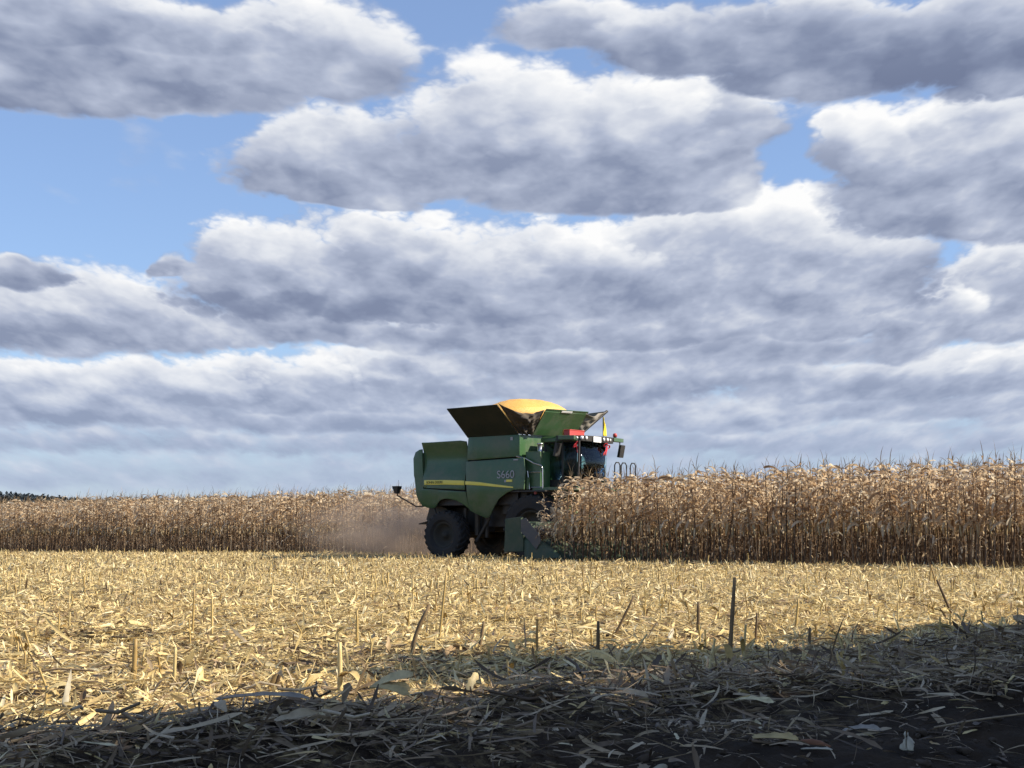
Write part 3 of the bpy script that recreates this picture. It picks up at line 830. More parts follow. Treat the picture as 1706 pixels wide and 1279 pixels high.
tank_poly = [(1.20, 3.80), (3.16, 3.82), (3.16, 3.145), (1.16, 3.075)]
panel('tank_side_panel', tank_poly, M_GREEN_D, -1.57, lambda x, z: -.015 * math.sin((z - 3.1) / .7 * math.pi))

# core behind the panels
mb = MB()
mb.box((1.1, 0, 2.52), (3.7, 2.72, 1.70)); mb.box((.15, 0, 3.40), (1.5, 2.5, .3)); mb.box((2.2, 0, 1.35), (2.0, 1.7, .7)); mb.box((.3, 0, 1.25), (2.3, 1.0, .8))
mb.build('chassis', M_BLACK, CH, bevel=.03)
# grain tank walls, front wall lit green
mb = MB()
mb.box((3.10, 0, 3.42), (.10, 3.06, .80)); mb.box((1.25, 0, 3.5), (.10, 3.0, .62)); mb.box((2.17, -1.475, 3.48), (1.78, .06, .66)); mb.box((2.17, 1.475, 3.48), (1.78, .06, .66))
mb.box((3.12, 0, 2.6), (.12, 2.9, .82))
mb.build('grain_tank', M_GREEN, CH, bevel=.012)
# rear hood and chopper
mb = MB(); mb.prism([(-.94, 2.6), (-.97, 3.15), (-.86, 3.36), (-.5, 3.44), (-.5, 2.2), (-.80, 2.0)], -1.42, 1.42)
mb.build('rear_hood', M_GREEN_D, CH, bevel=.05)
mb = MB(); mb.prism([(-.99, 2.72), (-1.16, 2.76), (-1.24, 2.92), (-1.20, 3.12), (-1.06, 3.28), (-.99, 3.3)], -1.2, 1.2)
mb.build('rear_grille', M_BLACK, CH, bevel=.05)
mb = MB(); mb.prism([(-.75, 1.85), (-.95, 1.25), (-.75, 1.05), (-.25, 1.1), (-.1, 1.6)], -.95, .95)
mb.box((-.98, 0, 1.16), (.5, 2.0, .04), Matrix.Rotation(R(-12), 3, 'Y'))
mb.build('straw_chopper', M_DARK, CH, bevel=.02)
for pts_, r_ in (([(-.35, -1.3, 1.62), (-.12, -1.35, 1.15)], .035), ([(.75, -1.1, 1.6), (.75, -1.1, 1.1)], .06), ([(1.15, -1.0, 1.65), (1.15, -1.0, .75)], .09), ([(1.55, -1.05, 1.4), (1.55, -1.05, .68)], .06), ([(1.7, -1.1, 1.3), (1.25, -1.2, .55)], .05)):
    mb = MB(); mb.tube(pts_, r_); mb.build('frame_strut', M_DARK, CH)

# grain tank covers
TK = .03
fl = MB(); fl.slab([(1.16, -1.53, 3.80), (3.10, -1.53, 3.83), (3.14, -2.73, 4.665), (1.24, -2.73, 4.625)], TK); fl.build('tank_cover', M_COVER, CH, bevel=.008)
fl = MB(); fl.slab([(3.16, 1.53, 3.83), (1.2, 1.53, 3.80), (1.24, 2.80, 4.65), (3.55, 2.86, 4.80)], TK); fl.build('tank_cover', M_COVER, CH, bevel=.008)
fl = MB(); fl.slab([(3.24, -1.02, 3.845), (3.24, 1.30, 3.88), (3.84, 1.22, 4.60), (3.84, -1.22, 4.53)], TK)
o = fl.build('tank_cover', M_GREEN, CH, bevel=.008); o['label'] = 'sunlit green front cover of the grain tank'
fl = MB(); fl.slab([(3.79, -1.2, 4.49), (3.79, 1.2, 4.55), (3.90, 1.2, 4.66), (3.90, -1.2, 4.60)], .02); fl.build('cover_lip', M_GREEN, o)
fl = MB(); fl.slab([(3.872, -.35, 4.538), (3.872, .25, 4.553), (3.91, .25, 4.598), (3.91, -.35, 4.583)], .012); fl.build('cover_sticker', M_WHITE, o)
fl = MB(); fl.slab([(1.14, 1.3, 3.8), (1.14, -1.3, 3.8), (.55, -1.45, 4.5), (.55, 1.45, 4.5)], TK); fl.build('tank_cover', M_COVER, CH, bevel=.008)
# left cover edge frame with light slots
mb = MB()
a_, b_ = Vector((3.20, 1.50, 3.83)), Vector((3.58, 2.86, 4.80))
mb.tube([a_, b_], .045, 6); mb.tube([(3.30, 1.42, 3.92), (3.66, 2.45, 4.62)], .03, 6)
for s_ in (.25, .5, .75): mb.tube([a_.lerp(b_, s_), Vector((3.30, 1.42, 3.92)).lerp(Vector((3.66, 2.45, 4.62)), s_)], .02, 6)
mb.build('cover_frame', M_BLACK, CH)


def sheet(name, q, m, sag, n=14, wr=.03, seed=0, top_sag=0.0):
    """wrinkled cloth between four corners"""
    a, b, c, d = [np.array(p, float) for p in q]; u, v = np.meshgrid(np.linspace(0, 1, n), np.linspace(0, 1, n), indexing='ij')
    P = (a[None, None] * ((1 - u) * (1 - v))[..., None] + b * (u * (1 - v))[..., None] + c * (u * v)[..., None] + d * ((1 - u) * v)[..., None])
    nrm = np.cross(b - a, d - a); nrm /= np.linalg.norm(nrm)
    bump = np.sin(u * np.pi) * np.sin(np.minimum(v * 1.2, 1) * np.pi * .8) * sag
    r_ = np.random.default_rng(seed)
    for _ in range(9):
        f = r_.normal(0, 9, 2); bump += wr * .4 * np.sin(f[0] * u + f[1] * 1.6 * v + r_.uniform(0, 6)) * np.sin(u * np.pi)
    P = P + nrm * bump[..., None]
    P[..., 2] -= top_sag * np.sin(u * np.pi) * v
    I, J = np.meshgrid(np.arange(n - 1), np.arange(n - 1), indexing='ij'); i0 = (I * n + J).ravel()
    o = link(name, np_mesh(name, P.reshape(-1, 3), np.stack([i0, i0 + n, i0 + n + 1, i0 + 1], 1), True), m, CH)
    md = o.modifiers.new('thickness', 'SOLIDIFY'); md.thickness = .006
    return o


sheet('corner_cloth', [(3.12, -1.52, 3.83), (3.24, -1.02, 3.84), (3.84, -1.22, 4.56), (3.16, -2.70, 4.69)], M_CLOTH, .16, 22, .09, 3, .17)
sheet('corner_cloth', [(3.26, 1.42, 3.90), (3.30, 1.46, 3.93), (3.62, 2.75, 4.76), (3.86, 1.0, 4.62)], M_CLOTHG, .10, 18, .07, 5, .05)
sheet('corner_cloth', [(1.18, -1.5, 3.82), (1.14, -1.3, 3.82), (.55, -1.45, 4.5), (1.24, -2.7, 4.63)], M_CLOTH, .06, 10, .04, 6)

# heap of grain: rests in the tank
n, mth = 34, 64
V = [(2.25, .1, 0)]; F = []
for i in range(1, n + 1):
    r_ = i / n
    for j in range(mth):
        a = 2 * math.pi * j / mth
        rx = 1.12 if math.cos(a) > 0 else 1.45; ryy = 1.85
        # squarish outline like the tank
        p = 2.3; cc = (abs(math.cos(a)) ** p + abs(math.sin(a)) ** p) ** (-1 / p)
        V.append((2.25 + rx * r_ * math.cos(a) * cc, .1 + ryy * r_ * math.sin(a) * cc, 0))
V = np.array(V); rr_ = np.sqrt(((V[:, 0] - 2.25) / 1.38) ** 2 + ((V[:, 1] - .1) / 1.85) ** 2)
V[:, 2] = 5.06 - .50 * np.clip(rr_, 0, None) ** 2.3 - .42 * np.clip(rr_ - .95, 0, 1) + .018 * wob(V[:, 0], V[:, 1], 2.2) + .008 * wob(V[:, 1], V[:, 0], 7)
V[-mth:, 2] -= .35
for j in range(mth): F.append((0, 1 + j, 1 + (j + 1) % mth))
me = bpy.data.meshes.new('grain_heap')
for i in range(n - 1):
    for j in range(mth): F.append((1 + i * mth + j, 1 + (i + 1) * mth + j, 1 + (i + 1) * mth + (j + 1) % mth, 1 + i * mth + (j + 1) % mth))
F.append(tuple(1 + (n - 1) * mth + j for j in range(mth - 1, -1, -1)))
me.from_pydata([tuple(v) for v in V], [], F)
for p in me.polygons[:-1]: p.use_smooth = True
heap = link('grain_heap', me, M_GRAIN); heap.location = CH.location; heap.rotation_euler = CH.rotation_euler
tag(heap, 'heaped mound of orange corn kernels brimming over the open grain tank', 'grain heap')

# stripe and decals on the side
def decal(name, poly, m, off=.006, y=-1.6, f=None):
    return panel(name, poly, m, y - off, f, .004, CH, True, True)


mids = lambda xs, top, bot: [(x, t) for x, t in zip(xs, top)] + [(x, t) for x, t in zip(xs[::-1], bot[::-1])]
fb = lambda x, z: tuck(x, z) - .05 * math.sin(min(max((z - 1.3) / 1.8, 0), 1) * math.pi)
eb = lambda x, z: .14 * math.sin(min(max((z - 2.55) / 1.15, 0), 1) * math.pi) + .10 * max(0, x - .85)
decal('yellow_stripe', [(-.50, 2.49), (.3, 2.48), (1.075, 2.445), (1.075, 2.305), (.3, 2.335), (-.50, 2.34)], M_YELLOW, .012, -1.62, eb)
decal('yellow_stripe', [(1.15, 2.43), (1.7, 2.385), (2.4, 2.295), (2.97, 2.225), (2.97, 2.185), (2.4, 2.225), (1.7, 2.285), (1.15, 2.315)], M_YELLOW, .012, -1.6, fb)


def side_text(name, txt, size, x, z, y, m):
    # lettering lies in the x,z plane facing -y
    return text_mesh(name, txt, size, m, CH, Matrix.Translation((x, y, z)) @ Matrix.Rotation(R(90), 4, 'X'))


side_text('stripe_lettering', 'JOHN DEERE', .115, -.40, 2.375, -1.640, M_TEXTD)
side_text('model_lettering', 'S660', .34, 2.36, 2.49, -1.662, M_TEXTW)
mb = MB(); mb.box((2.83, -1.66, 2.41), (.22, .012, .07)); mb.build('small_sticker', M_YELLOW, CH)
mb = MB(); mb.box((2.68, -1.66, 2.40), (.06, .012, .07)); mb.build('small_sticker', M_TEXTW, CH)
mb = MB(); mb.box((2.87, -1.592, 3.70), (.09, .012, .10)); mb.build('small_sticker', M_TEXTW, CH)
mb = MB(); mb.box((3.05, -1.625, 3.045), (.17, .012, .04)); mb.build('panel_handle', M_TEXTW, CH)


# wheels
def wheel(cx, cy, cz, r, w, rimr):
    mb = MB(); h = w / 2
    prof = [(-h * .72, rimr), (-h * .98, rimr + .08), (-h, (r + rimr) / 2), (-h * .97, r - .10), (-h * .80, r - .045), (0, r - .03), (h * .80, r - .045), (h * .97, r - .10), (h, (r + rimr) / 2), (h * .98, rimr + .08), (h * .72, rimr)]
    mb.lathe_y(prof, (cx, cy, cz), 56)
    nl = 22
    for i in range(nl):
        for sg in (-1, 1):
            a0 = 2 * math.pi * (i + (.5 if sg > 0 else 0)) / nl
            pts = []
            for q in range(4):
                s_ = q / 3; a = a0 - .22 * s_; y = sg * h * (.04 + .95 * s_); rr = r + .008 - (.05 * s_ ** 3)
                pts.append((a, y, rr))
            V = []; wd = .05
            for (a, y, rr) in pts:
                for da, dr in ((-wd / r, -.06), (-wd / r * .7, 0), (wd / r * .7, 0), (wd / r, -.06)):
                    V.append((cx + (rr + dr) * math.cos(a + da), cy + y, cz + (rr + dr) * math.sin(a + da)))
            F = [(q * 4 + e, q * 4 + (e + 1), (q + 1) * 4 + (e + 1), (q + 1) * 4 + e) for q in range(3) for e in range(3)] + [(0, 1, 2, 3), (12, 13, 14, 15)]
            mb.add(V, F)
    wh = mb.build('wheel', M_TYRE, CH, False)
    rm = MB(); s_ = -1 if cy < 0 else 1
    rm.lathe_y([(-h * .75, rimr + .005), (-h * .78, rimr - .04), (-h * .3 if s_ < 0 else -h * .6, rimr - .08), (s_ * h * .25, rimr * .55), (s_ * h * .28, rimr * .28), (s_ * h * .6, rimr * .25), (s_ * h * .62, .0)], (cx, cy, cz), 40)
    rm.lathe_y([(h * .75, rimr + .005), (h * .78, rimr - .04), (0, rimr - .08)], (cx, cy, cz), 40)
    rm.build('rim', M_RIM, wh, True)
    return wh


wheel(.27, -1.40, .76, .76, .58, .40); wheel(.27, 1.20, .76, .76, .58, .40)
wheel(3.55, -1.30, 1.0, 1.0, .70, .50); wheel(3.55, 1.30, 1.0, 1.0, .70, .50)
mb = MB(); mb.tube([(.27, -1.3, .78), (.27, 1.1, .78)], .12); mb.tube([(3.55, -1.2, 1.0), (3.55, 1.2, 1.0)], .22, 10); mb.box((.27, 0, .95), (.3, 1.2, .3))
mb.build('axle', M_DARK, CH)
# front mudguard / inner panel behind the front wheel
mb = MB(); mb.box((2.75, 0, 1.75), (.9, 2.5, .7)); mb.box((3.3, -1.3, 2.085), (1.6, .6, .04)); mb.build('wheel_housing', M_BLACK, CH)

# rear marker lamp on a bent arm
mb = MB(); mb.tube([(-.62, -1.25, 1.68), (-.98, -1.42, 1.66), (-1.60, -1.62, 2.02), (-1.62, -1.62, 2.20)], .022, 8)
arm = mb.build('lamp_arm', M_DARK, CH)
mb = MB(); mb.box((-1.62, -1.62, 2.27), (.20, .20, .10), None, 1.15); mb.box((-1.62, -1.62, 2.15), (.12, .12, .14), None, 1.5); mb.tube([(-1.56, -1.62, 2.32), (-1.56, -1.62, 2.52)], .005, 5)
mb.build('marker_lamp', M_BLACK, arm, bevel=.015)

# cab ----------------------------------------------------------------
def front_x(y):           # bowed front of the cab
    return 4.88 - .08 * (y / .78) ** 2


mb = MB()
yy = np.linspace(-.80, .80, 13)
mb2 = MB()
roof = [(3.45, -.86), (4.5, -.92)] + [(front_x(y) - .02, y * 1.1) for y in yy] + [(4.5, .92), (3.45, .86)]
nr = len(roof)
V = [(x, y, 3.60) for x, y in roof] + [(x * 1.0, y, 3.72) for x, y in roof] + [(4.2 + (x - 4.2) * .93, y * .93, 3.775) for x, y in roof]
F = [tuple(range(nr - 1, -1, -1)), tuple(range(2 * nr, 3 * nr))] + [(i + l * nr, (i + 1) % nr + l * nr, (i + 1) % nr + (l + 1) * nr, i + (l + 1) * nr) for l in (0, 1) for i in range(nr)]
mb2.add(V, F)
cab = MB()
# pillars, sills, back wall
for (x, y) in ((3.55, -.78), (3.55, .78), (4.25, -.84), (4.25, .84)): cab.tube([(x, y, 2.22), (x, y, 3.62)], .04, 8)
cab.tube([(front_x(-.78) - .03, -.80, 2.22), (front_x(-.78) + .02, -.80, 3.62)], .035, 8)
cab.tube([(4.68, .66, 2.22), (4.74, .64, 3.62)], .055, 8)
cab.box((4.2, 0, 2.2), (1.45, 1.62, .10)); cab.box((4.15, -.80, 2.33), (1.3, .05, .22)); cab.box((4.15, .80, 2.33), (1.3, .05, .22))
cab.tube([(3.55, -.82, 3.60), (4.8, -.83, 3.60)], .035, 6)
cab_o = cab.build('cab', M_BLACK, CH)
mb = MB(); mb.box((3.52, 0, 2.9), (.06, 1.5, 1.4)); mb.build('rear_wall', M_GREEN, cab_o)
mb2.build('cab_roof', M_GREEN, cab_o, True, bevel=.02)


def pane(name, pts_low, pts_high, m=M_GLASS):
    V = [p for p in pts_low] + [p for p in pts_high]; n_ = len(pts_low)
    o = link(name, np_mesh(name, np.array(V), np.array([(i, i + 1, n_ + i + 1, n_ + i) for i in range(n_ - 1)]), True), m, cab_o)
    md = o.modifiers.new('thickness', 'SOLIDIFY'); md.thickness = .006
    return o


pane('windshield', [(front_x(y) - .02, y, 2.26) for y in yy], [(front_x(y) + .03, y, 3.60) for y in yy])
pane('side_window', [(3.58, -.80, 2.44), (4.24, -.855, 2.44), (4.74, -.815, 2.44)], [(3.58, -.80, 3.60), (4.24, -.855, 3.60), (4.76, -.815, 3.60)])
pane('side_window', [(3.58, .80, 2.44), (4.24, .855, 2.44), (4.70, .815, 2.44)], [(3.58, .80, 3.60), (4.24, .855, 3.60), (4.72, .815, 3.60)])
mb = MB(); mb.box((4.0, 0, 2.62), (.5, .52, .14)); mb.box((3.78, 0, 3.0), (.14, .50, .75), Matrix.Rotation(R(-8), 3, 'Y')); mb.box((3.72, 0, 3.42), (.1, .28, .2)); mb.box((4.05, -.36, 2.75), (.4, .16, .12)); mb.box((4.0, 0, 2.4), (.4, .4, .35))
mb.build('operator_seat', M_SEAT, cab_o, bevel=.03)
mb = MB(); mb.tube([(4.72, 0, 2.3), (4.50, 0, 2.95)], .05)
pts = [(4.50 + .2 * math.cos(a) * .5, .19 * math.sin(a), 2.97 + .16 * math.cos(a) * .4) for a in np.linspace(0, 6.28, 17)]
mb.tube(pts, .016, 6, False); mb.build('steering_column', M_BLACK, cab_o)
mb = MB(); mb.box((4.45, -.62, 3.05), (.06, .22, .18)); mb.tube([(4.4, -.6, 2.5), (4.45, -.62, 3.0)], .02); mb.build('monitor', M_BLACK, cab_o)

# light bar across the roof front, with lamps
lb = MB()
yb = np.linspace(-1.08, 1.12, 23)
fx = lambda y: 4.95 - .07 * y * y - 1.5 * max(0, -.72 - y)
low = [(fx(y), y, 3.60) for y in yb]; hi = [(fx(y) + .02, y, 3.78 + .012 * y) for y in yb]
bk_l = [(fx(y) - .14, y, 3.60) for y in yb]; bk_h = [(fx(y) - .18, y, 3.79 + .012 * y) for y in yb]
n_ = len(yb); V = low + hi + bk_h + bk_l; F = []
for i in range(n_ - 1):
    for l in range(4): F.append((l * n_ + i, l * n_ + i + 1, ((l + 1) % 4) * n_ + i + 1, ((l + 1) % 4) * n_ + i))
F += [(0, n_, 2 * n_, 3 * n_), (n_ - 1, 2 * n_ - 1, 3 * n_ - 1, 4 * n_ - 1)]
lb.add(V, F)
bar = lb.build('light_bar', M_BLACK, CH, bevel=.012)
for y, s_ in ((-.90, .6), (-.82, .7), (-.745, .95), (-.59, .95), (.40, .95), (.64, .95), (.83, .75)):
    mb = MB(); c = Vector((fx(y), y, 3.70)); nrm = Vector((1, (fx(y - .05) - fx(y + .05)) / .1 * 1.0, 0)).normalized()
    rot = nrm.to_track_quat('Y', 'Z').to_matrix()
    s_ *= .68; prof = [(-.02, .07 * s_), (.03, .085 * s_), (.045, .07 * s_), (.055, .0)]
    V0 = MB(); V0.lathe_y(prof, (0, 0, 0), 20)
    V = [c + rot @ Vector(v) for v in V0.v]; mb.add(V, V0.f); mb.build('work_lamp', M_LENS, bar, True)
mb = MB(); y = -.02; mb.box((fx(y) + .03, y, 3.675), (.015, .44, .17)); mb.build('number_plate', M_WHITE, bar)
mb = MB(); mb.box((4.80, 1.43, 3.73), (.16, .66, .12), Matrix.Rotation(R(4), 3, 'Z')); mb.build('mirror_arm', M_GREEN, CH, bevel=.012)
mb = MB(); mb.box((4.62, -1.18, 3.69), (.5, .22, .13), Matrix.Rotation(R(20), 3, 'Z')); mb.build('mirror_arm', M_GREEN, CH, bevel=.012)
for (x, y, ztop) in ((4.80, 1.70, 3.62), (4.30, -1.22, 3.56)):
    mb = MB(); mb.box((x, y, ztop - .23), (.09, .26, .40), Matrix.Rotation(R(12), 3, 'Y')); mb.tube([(x - .03, y - .03, ztop - .05), (x - .03, y - .03, ztop + .1)], .02, 6)
    mb.build('mirror', M_BLACK, CH, bevel=.03)
mb = MB(); mb.tube([(4.72, 1.46, 3.78), (4.72, 1.46, 3.84)], .05, 10); mb.build('lamp_base', M_BLACK, CH)
mb = MB(); mb.tube([(4.72, 1.46, 3.84), (4.72, 1.46, 3.92), (4.72, 1.46, 3.95)], [.065, .065, .04], 12); mb.build('red_beacon', M_RED, CH, True)
mb = MB(); mb.tube([(4.15, -.60, 3.77), (4.15, -.60, 3.84)], .06, 10); mb.tube([(4.15, -.60, 3.84), (4.15, -.60, 3.93), (4.15, -.60, 3.97)], [.06, .055, .025], 12); mb.build('amber_beacon', M_AMBER, CH, True)

# front-right stack, rails, platform
mb = MB(); mb.tube([(3.72, -1.30, 2.85), (3.72, -1.30, 3.50)], .075, 14); mb.tube([(3.72, -1.30, 3.50), (3.72, -1.30, 3.545)], .10, 14); mb.build('exhaust_stack', M_METAL, CH, True)
mb = MB(); mb.box((3.52, -1.12, 2.75), (.55, .55, 1.1)); mb.build('engine_bay_panel', M_GREEN_D, CH, bevel=.03)
mb = MB()
mb.tube([(3.06, -1.62, 3.15), (3.35, -1.55, 3.08), (3.62, -1.5, 2.93), (3.86, -1.45, 2.86), (3.90, -1.43, 2.78), (3.90, -1.42, 2.16)], .018, 6)
mb.tube([(3.36, -1.45, 2.66), (3.90, -1.42, 2.66)], .015, 6); mb.tube([(3.50, -1.45, 2.20), (3.90, -1.42, 2.20)], .015, 6); mb.tube([(3.40, -1.5, 2.70), (3.46, -1.48, 2.14)], .02, 6)
mb.build('handrail', M_METAL, CH)
mb = MB(); mb.box((3.42, -1.5, 2.32), (.07, .10, .36)); mb.build('rail_post', M_GREEN, CH)
mb = MB(); mb.box((4.25, -1.12, 2.15), (1.45, .62, .09)); mb.build('service_platform', M_GREEN, CH, bevel=.01)
mb = MB(); mb.box((3.62, -1.40, 2.03), (.08, .05, .07)); mb.build('reflector', M_RED, CH)
mb = MB(); mb.box((4.2, 1.3, 2.15), (1.5, .95, .09)); mb.build('ladder_platform', M_GREEN, CH)
mb = MB()
for x, y in ((4.75, 1.35), (4.75, 1.75), (4.85, 2.15)):
    mb.tube([(x, y, 2.1), (x + .02, y, 2.95), (x + .04, y + .05, 3.03), (x + .06, y + .18, 3.03), (x + .08, y + .22, 2.95), (x + .08, y + .22, 2.1)], .02, 6)
mb.build('ladder_rail', M_BLACK, CH)
mb = MB()
for i in range(5): mb.box((4.7 + .02 * i, 2.05, .5 + .33 * i), (.25, .5, .04))
mb.build('ladder', M_DARK, CH)

# feeder house and corn header
mb = MB(); mb.prism([(3.6, 2.0), (3.6, 1.2), (5.1, .45), (5.2, 1.05)], -.72, .72); mb.build('feeder_house', M_GREEN_D, CH, bevel=.02)
hd = MB(); hd.prism([(4.70, .35), (4.62, 1.05), (4.74, 1.15), (4.90, 1.12), (5.0, .6), (5.6, .42), (5.6, .32)], -HALF + .1, HALF - .1)
hd_o = hd.build('corn_header', M_HEADER_SHADE, CH, bevel=.01)
mb = MB(); mb.tube([(5.15, -HALF + .15, .78), (5.15, HALF - .15, .78)], .2, 14); mb.build('cross_auger', M_DARK, hd_o)
for r in range(1, 12):
    y = -HALF + .65 * r + .2
    if y > HALF - .3: break
    mb = MB(); nn = 7; V = []
    for i in range(nn):
        s_ = i / (nn - 1); w_ = .22 * (1 - s_) ** .7 + .02; z_ = .62 * (1 - s_) ** 1.2 + .10
        V += [(5.3 + 1.1 * s_, y - w_, z_ * .25), (5.3 + 1.1 * s_, y - w_ * .6, z_ * .85), (5.3 + 1.1 * s_, y, z_), (5.3 + 1.1 * s_, y + w_ * .6, z_ * .85), (5.3 + 1.1 * s_, y + w_, z_ * .25)]
    F = [(i * 5 + j, i * 5 + j + 1, (i + 1) * 5 + j + 1, (i + 1) * 5 + j) for i in range(nn - 1) for j in range(4)]
    mb.add(V, F); mb.build('divider_snout', M_HEADER_SHADE, hd_o, True)
for sg in (-1, 1):
    y0, y1 = sg * HALF, sg * (HALF - .14)
    back = [(4.42, .28), (4.45, .60), (4.47, 1.22), (5.02, 1.28), (5.02, .84), (5.10, .74), (5.10, .30)]
    mb = MB(); mb.prism(back, y0, y1); mb.build('end_shield', M_HEADER_SHADE, hd_o, bevel=.015)
    mb = MB(); V = []; nn = 9
    for i in range(nn):
        s_ = i / (nn - 1); x = 5.13 + 1.30 * s_; zt = .74 * (1 - s_) ** .75 + .12; w_ = .30 * (1 - s_) ** .8 + .03
        V += [(x, y0, .10 + .04 * s_), (x, y0 - sg * .01, zt * .7), (x, y0 - sg * w_ * .35, zt), (x, y0 - sg * w_ * .8, zt * .8), (x, y0 - sg * w_, .12)]
    F = [(i * 5 + j, i * 5 + j + 1, (i + 1) * 5 + j + 1, (i + 1) * 5 + j) for i in range(nn - 1) for j in range(4)] + [(0, 1, 2, 3, 4)]
    mb.add(V, F); mb.build('end_snout', M_HEADER_SHADE, hd_o, True)
    mb = MB(); gp = [(5.04, .84), (5.03, 1.20), (5.20, 1.25), (5.40, 1.02), (5.66, .80), (5.72, .60), (5.56, .36), (5.30, .62)]
    mb.prism(gp, y0 - sg * -.03, y0 - sg * .0); o = mb.build('deflector_plate', M_GREYP, hd_o, bevel=.01)

# things carried on the cab: a box, a flag and two ribbons
def on_harvester(o): o.location = CH.location; o.rotation_euler = CH.rotation_euler; return o


mb = MB(); mb.box((4.33, -.32, 3.865), (.22, .84, .17)); mb.box((4.33, -.32, 3.96), (.25, .87, .025))
o = on_harvester(mb.build('storage_box', M_RED, None, bevel=.012)); tag(o, 'low red box lying on the front of the green cab roof', 'box')
flag = on_harvester(empty('pennant_flag', (0, 0, 0))); tag(flag, 'yellow triangular flag standing on the light bar of the cab', 'flag')
mb = MB(); mb.tube([(4.86, .52, 3.76), (4.86, .52, 4.42)], .012, 6); mb.build('flag_pole', M_DARK, flag)
nu, nv = 8, 12; V = []
for j in range(nv):
    t = j / (nv - 1)
    for i in range(nu):
        s_ = i / (nu - 1); V.append((4.86 - .12 * s_ * t + .03 * math.sin(6 * s_ + 4 * t), .52 + .50 * s_ * t * .78 + .02, 4.40 - .58 * t))
o = link('flag_cloth', np_mesh('flag_cloth', np.array(V), np.array([(j * nu + i, j * nu + i + 1, (j + 1) * nu + i + 1, (j + 1) * nu + i) for j in range(nv - 1) for i in range(nu - 1)]), True), M_FLAG, flag)
md = o.modifiers.new('thickness', 'SOLIDIFY'); md.thickness = .004


def bow(x, y, z, s_, tilt, label):
    mb = MB(); rot = Matrix.Rotation(tilt, 3, 'X')
    for k_ in range(2):
        sg = 1 if k_ else -1; pts = []
        for a in np.linspace(0, 2 * math.pi, 11): pts.append(Vector((.02 * math.sin(a), sg * (.06 - .06 * math.cos(a)), .045 * math.sin(a))))
        V = []
        for p in pts:
            V += [Vector((x, y, z)) + rot @ (p * s_ + Vector((-.025, 0, 0))), Vector((x, y, z)) + rot @ (p * s_ + Vector((.025, 0, .01)))]
        mb.add(V, [(2 * i, 2 * i + 1, 2 * i + 3, 2 * i + 2) for i in range(len(pts) - 1)])
    for dy in (-.05, .05):
        V = []
        for i in range(6):
            t = i / 5; c = Vector((x + .02 * math.sin(5 * t), y + dy * t * s_, z)) + rot @ Vector((0, 0, -.24 * t * s_)); V += [c + Vector((0, -.03, 0)), c + Vector((0, .03, 0))]
        mb.add(V, [(2 * i, 2 * i + 1, 2 * i + 3, 2 * i + 2) for i in range(5)])
    o = on_harvester(mb.build('ribbon_bow', M_REDC, None, True)); md = o.modifiers.new('thickness', 'SOLIDIFY'); md.thickness = .006
    tag(o, label, 'ribbon')


bow(4.75, -.88, 3.50, 1.3, R(35), 'red ribbon bow hanging in front of the near cab window')
bow(4.93, .62, 3.50, 1.3, R(-20), 'red ribbon hanging under the far end of the light bar')


# ------------------------------------------------------------------ far woods on the horizon at left
def far_crowns(rng, n, x0, x1, ybase, hfun, name, col):
    A = Acc()
    X = rng.uniform(x0, x1, n); Y = ybase + rng.uniform(0, 60, n); hb = hfun(X)
    for j in range(26):
        hh = rng.uniform(2.5, 6, n)
        c = np.stack([X + rng.normal(0, 2.6, n), Y + rng.normal(0, 2.6, n), hb + hh * rng.uniform(.25, 1, n)], 1)
        A.add(strips(c, rng.uniform(0, 6.28, n), rng.uniform(1.5, 3, n), rng.uniform(1.2, 2.4, n), rng.uniform(-1, 1, n), rng.uniform(-1, 1, n), rng.normal(0, 1, n), 2))
    m = dry(name + '_leaves', [(0, tuple(c_ * .7 for c_ in col) + (1,)), (1, tuple(c_ * 1.3 for c_ in col) + (1,))], .1)
    return link(name, A.mesh(name), m)


hill_h = lambda X: 17 + 4.5 * np.exp(-((X + 312) / 45) ** 2) + 1.2 * np.sin(X / 37)
hx = np.linspace(-1500, 900, 241); hy = np.linspace(820, 1500, 18)
HX, HY = np.meshgrid(hx, hy, indexing='ij'); HZ = hill_h(HX) * np.sin(np.clip((HY - 820) / 130, 0, 1) * np.pi / 2) - .6
I, J = np.meshgrid(np.arange(240), np.arange(17), indexing='ij'); i0 = (I * 18 + J).ravel()
hills = link('hills', np_mesh('hills', np.stack([HX, HY, HZ], -1).reshape(-1, 3), np.stack([i0, i0 + 18, i0 + 19, i0 + 1], 1), True), plain('far_hill', (.07, .065, .05), .9, 0, .3, .02))
tag(hills, kind='structure')
o = far_crowns(np.random.default_rng(8), 900, -520, 60, 920, lambda X: hill_h(X) - 2, 'far_woods', (.040, .052, .060))  # bluish leaf colour stands in for the distance haze
tag(o, 'dark distant woods on the horizon behind the corn at far left', 'woods', kind='stuff')


# ------------------------------------------------------------------ shrubs beside the track, right of the view: they cast the foreground shade
M_SHRUB = dry('shrub_leaves', [(0, (.03, .045, .015, 1)), (.6, (.06, .075, .025, 1)), (1, (.12, .10, .04, 1))], .25)
M_BARK = plain('bark', (.09, .07, .05), .9)


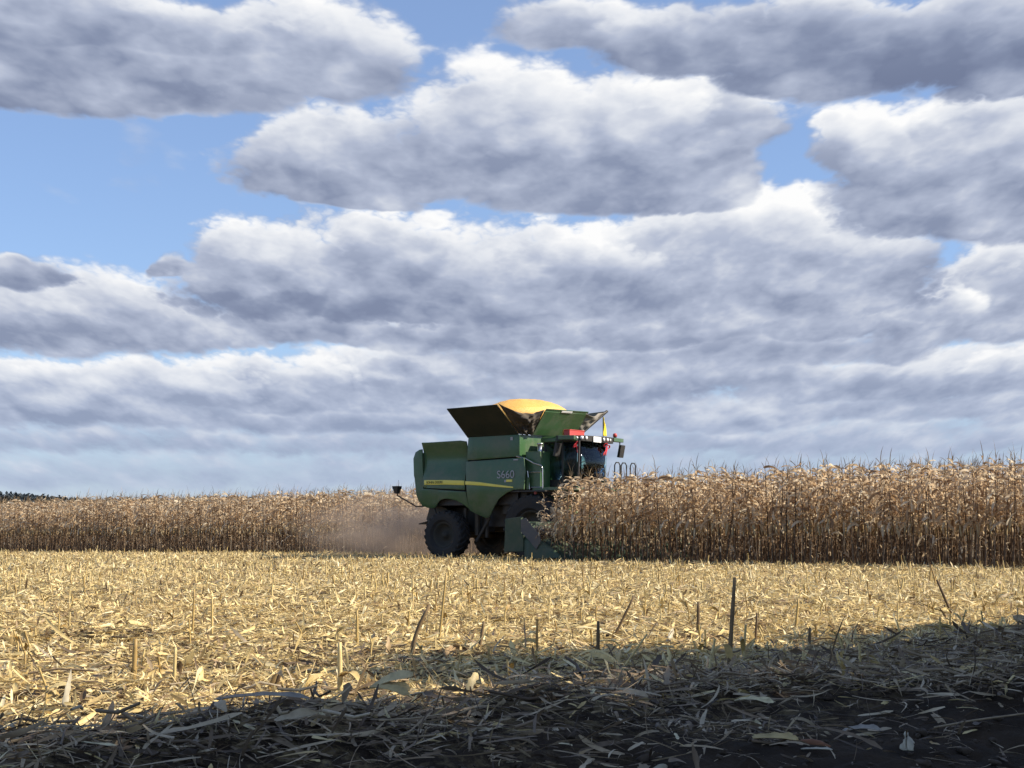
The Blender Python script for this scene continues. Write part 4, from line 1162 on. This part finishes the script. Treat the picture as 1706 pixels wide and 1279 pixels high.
def shrub(x, y, rx, ry, hgt, label, seed):
    rng = np.random.default_rng(seed); t = empty('roadside_shrub', (x, y, 0))
    tag(t, label, 'shrub', 'shrubs beside the track')
    n = 9000
    d = rng.normal(0, 1, (n, 3)); d /= np.linalg.norm(d, axis=1, keepdims=True); r_ = rng.uniform(.25, 1, n) ** .5 * (1 + .12 * np.sin(5 * d[:, 0] + 3 * d[:, 2]))
    P = d * r_[:, None] * np.array([rx, ry, hgt / 2]) + np.array([0, 0, hgt / 2 + .1])
    V, F = strips(P, rng.uniform(0, 6.28, n), rng.uniform(.16, .34, n), rng.uniform(.10, .20, n), rng.uniform(-1, 1, n), rng.uniform(0, 1, n), rng.normal(0, 1, n), 3)
    link('crown', np_mesh('crown', V, F), M_SHRUB, t)
    mb = MB()
    for q in range(7):
        a = rng.uniform(0, 6.28); mb.tube([(0, 0, -.1), (.3 * rx * math.cos(a), .3 * ry * math.sin(a), hgt * .35), (.7 * rx * math.cos(a), .7 * ry * math.sin(a), hgt * .7)], [.07, .05, .015], 6)
    mb.build('trunk', M_BARK, t, True)


shrub(10.6, 2.9, 1.7, 1.9, 9.8, 'tallest shrub, closest to the camera beside the track', 40)
shrub(10.0, 5.0, 1.6, 2.2, 7.3, 'second tallest shrub in the row beside the track', 41)
shrub(9.6, 8.0, 1.5, 1.9, 7.1, 'middle shrub beside the track', 42)
shrub(10.4, 10.6, 1.4, 1.8, 5.4, 'lowest shrub at the far end of the row beside the track', 43)


# ------------------------------------------------------------------ dust thrown up behind the machine
def dust(name, c, rad, dens_, label, col=(.62, .50, .40, 1)):
    bm = bmesh.new(); bmesh.ops.create_icosphere(bm, subdivisions=3, radius=1.0)
    me = bpy.data.meshes.new(name); bm.to_mesh(me); bm.free()
    m = bpy.data.materials.new(name); m.use_nodes = True; m.node_tree.nodes.clear(); k = NT(m.node_tree)
    o_ = k.n('ShaderNodeOutputMaterial'); pv = k.n('ShaderNodeVolumePrincipled')
    g = k.n('ShaderNodeTexCoord').outputs['Object']
    ln = k.n('ShaderNodeVectorMath', operation='LENGTH'); k.put(ln.inputs[0], g)
    fall = k.smooth(ln.outputs['Value'], .15, 1.0, 1.0, 0.0)
    nz = k.smooth(k.noise(g, 2.4, 4, .6), .34, .72)
    k.put(pv.inputs['Density'], k.m('MULTIPLY', k.m('MULTIPLY', fall, nz), dens_))
    pv.inputs['Color'].default_value = col; pv.inputs['Anisotropy'].default_value = .2
    m.node_tree.links.new(pv.outputs[0], o_.inputs['Volume'])
    o = link(name, me, m); w_ = loc2w(c[0], c[1]); o.location = (w_[0], w_[1], c[2]); o.scale = rad; o.rotation_euler = (0, 0, -TH)
    m.cycles.volume_step_rate = 2.0
    tag(o, label, 'dust', kind='stuff')
    return o


dust('dust_cloud', (-3.4, 1.0, .85), (5.0, 3.4, 1.7), 1.0, 'brown dust drifting low behind the rear wheels of the harvester')
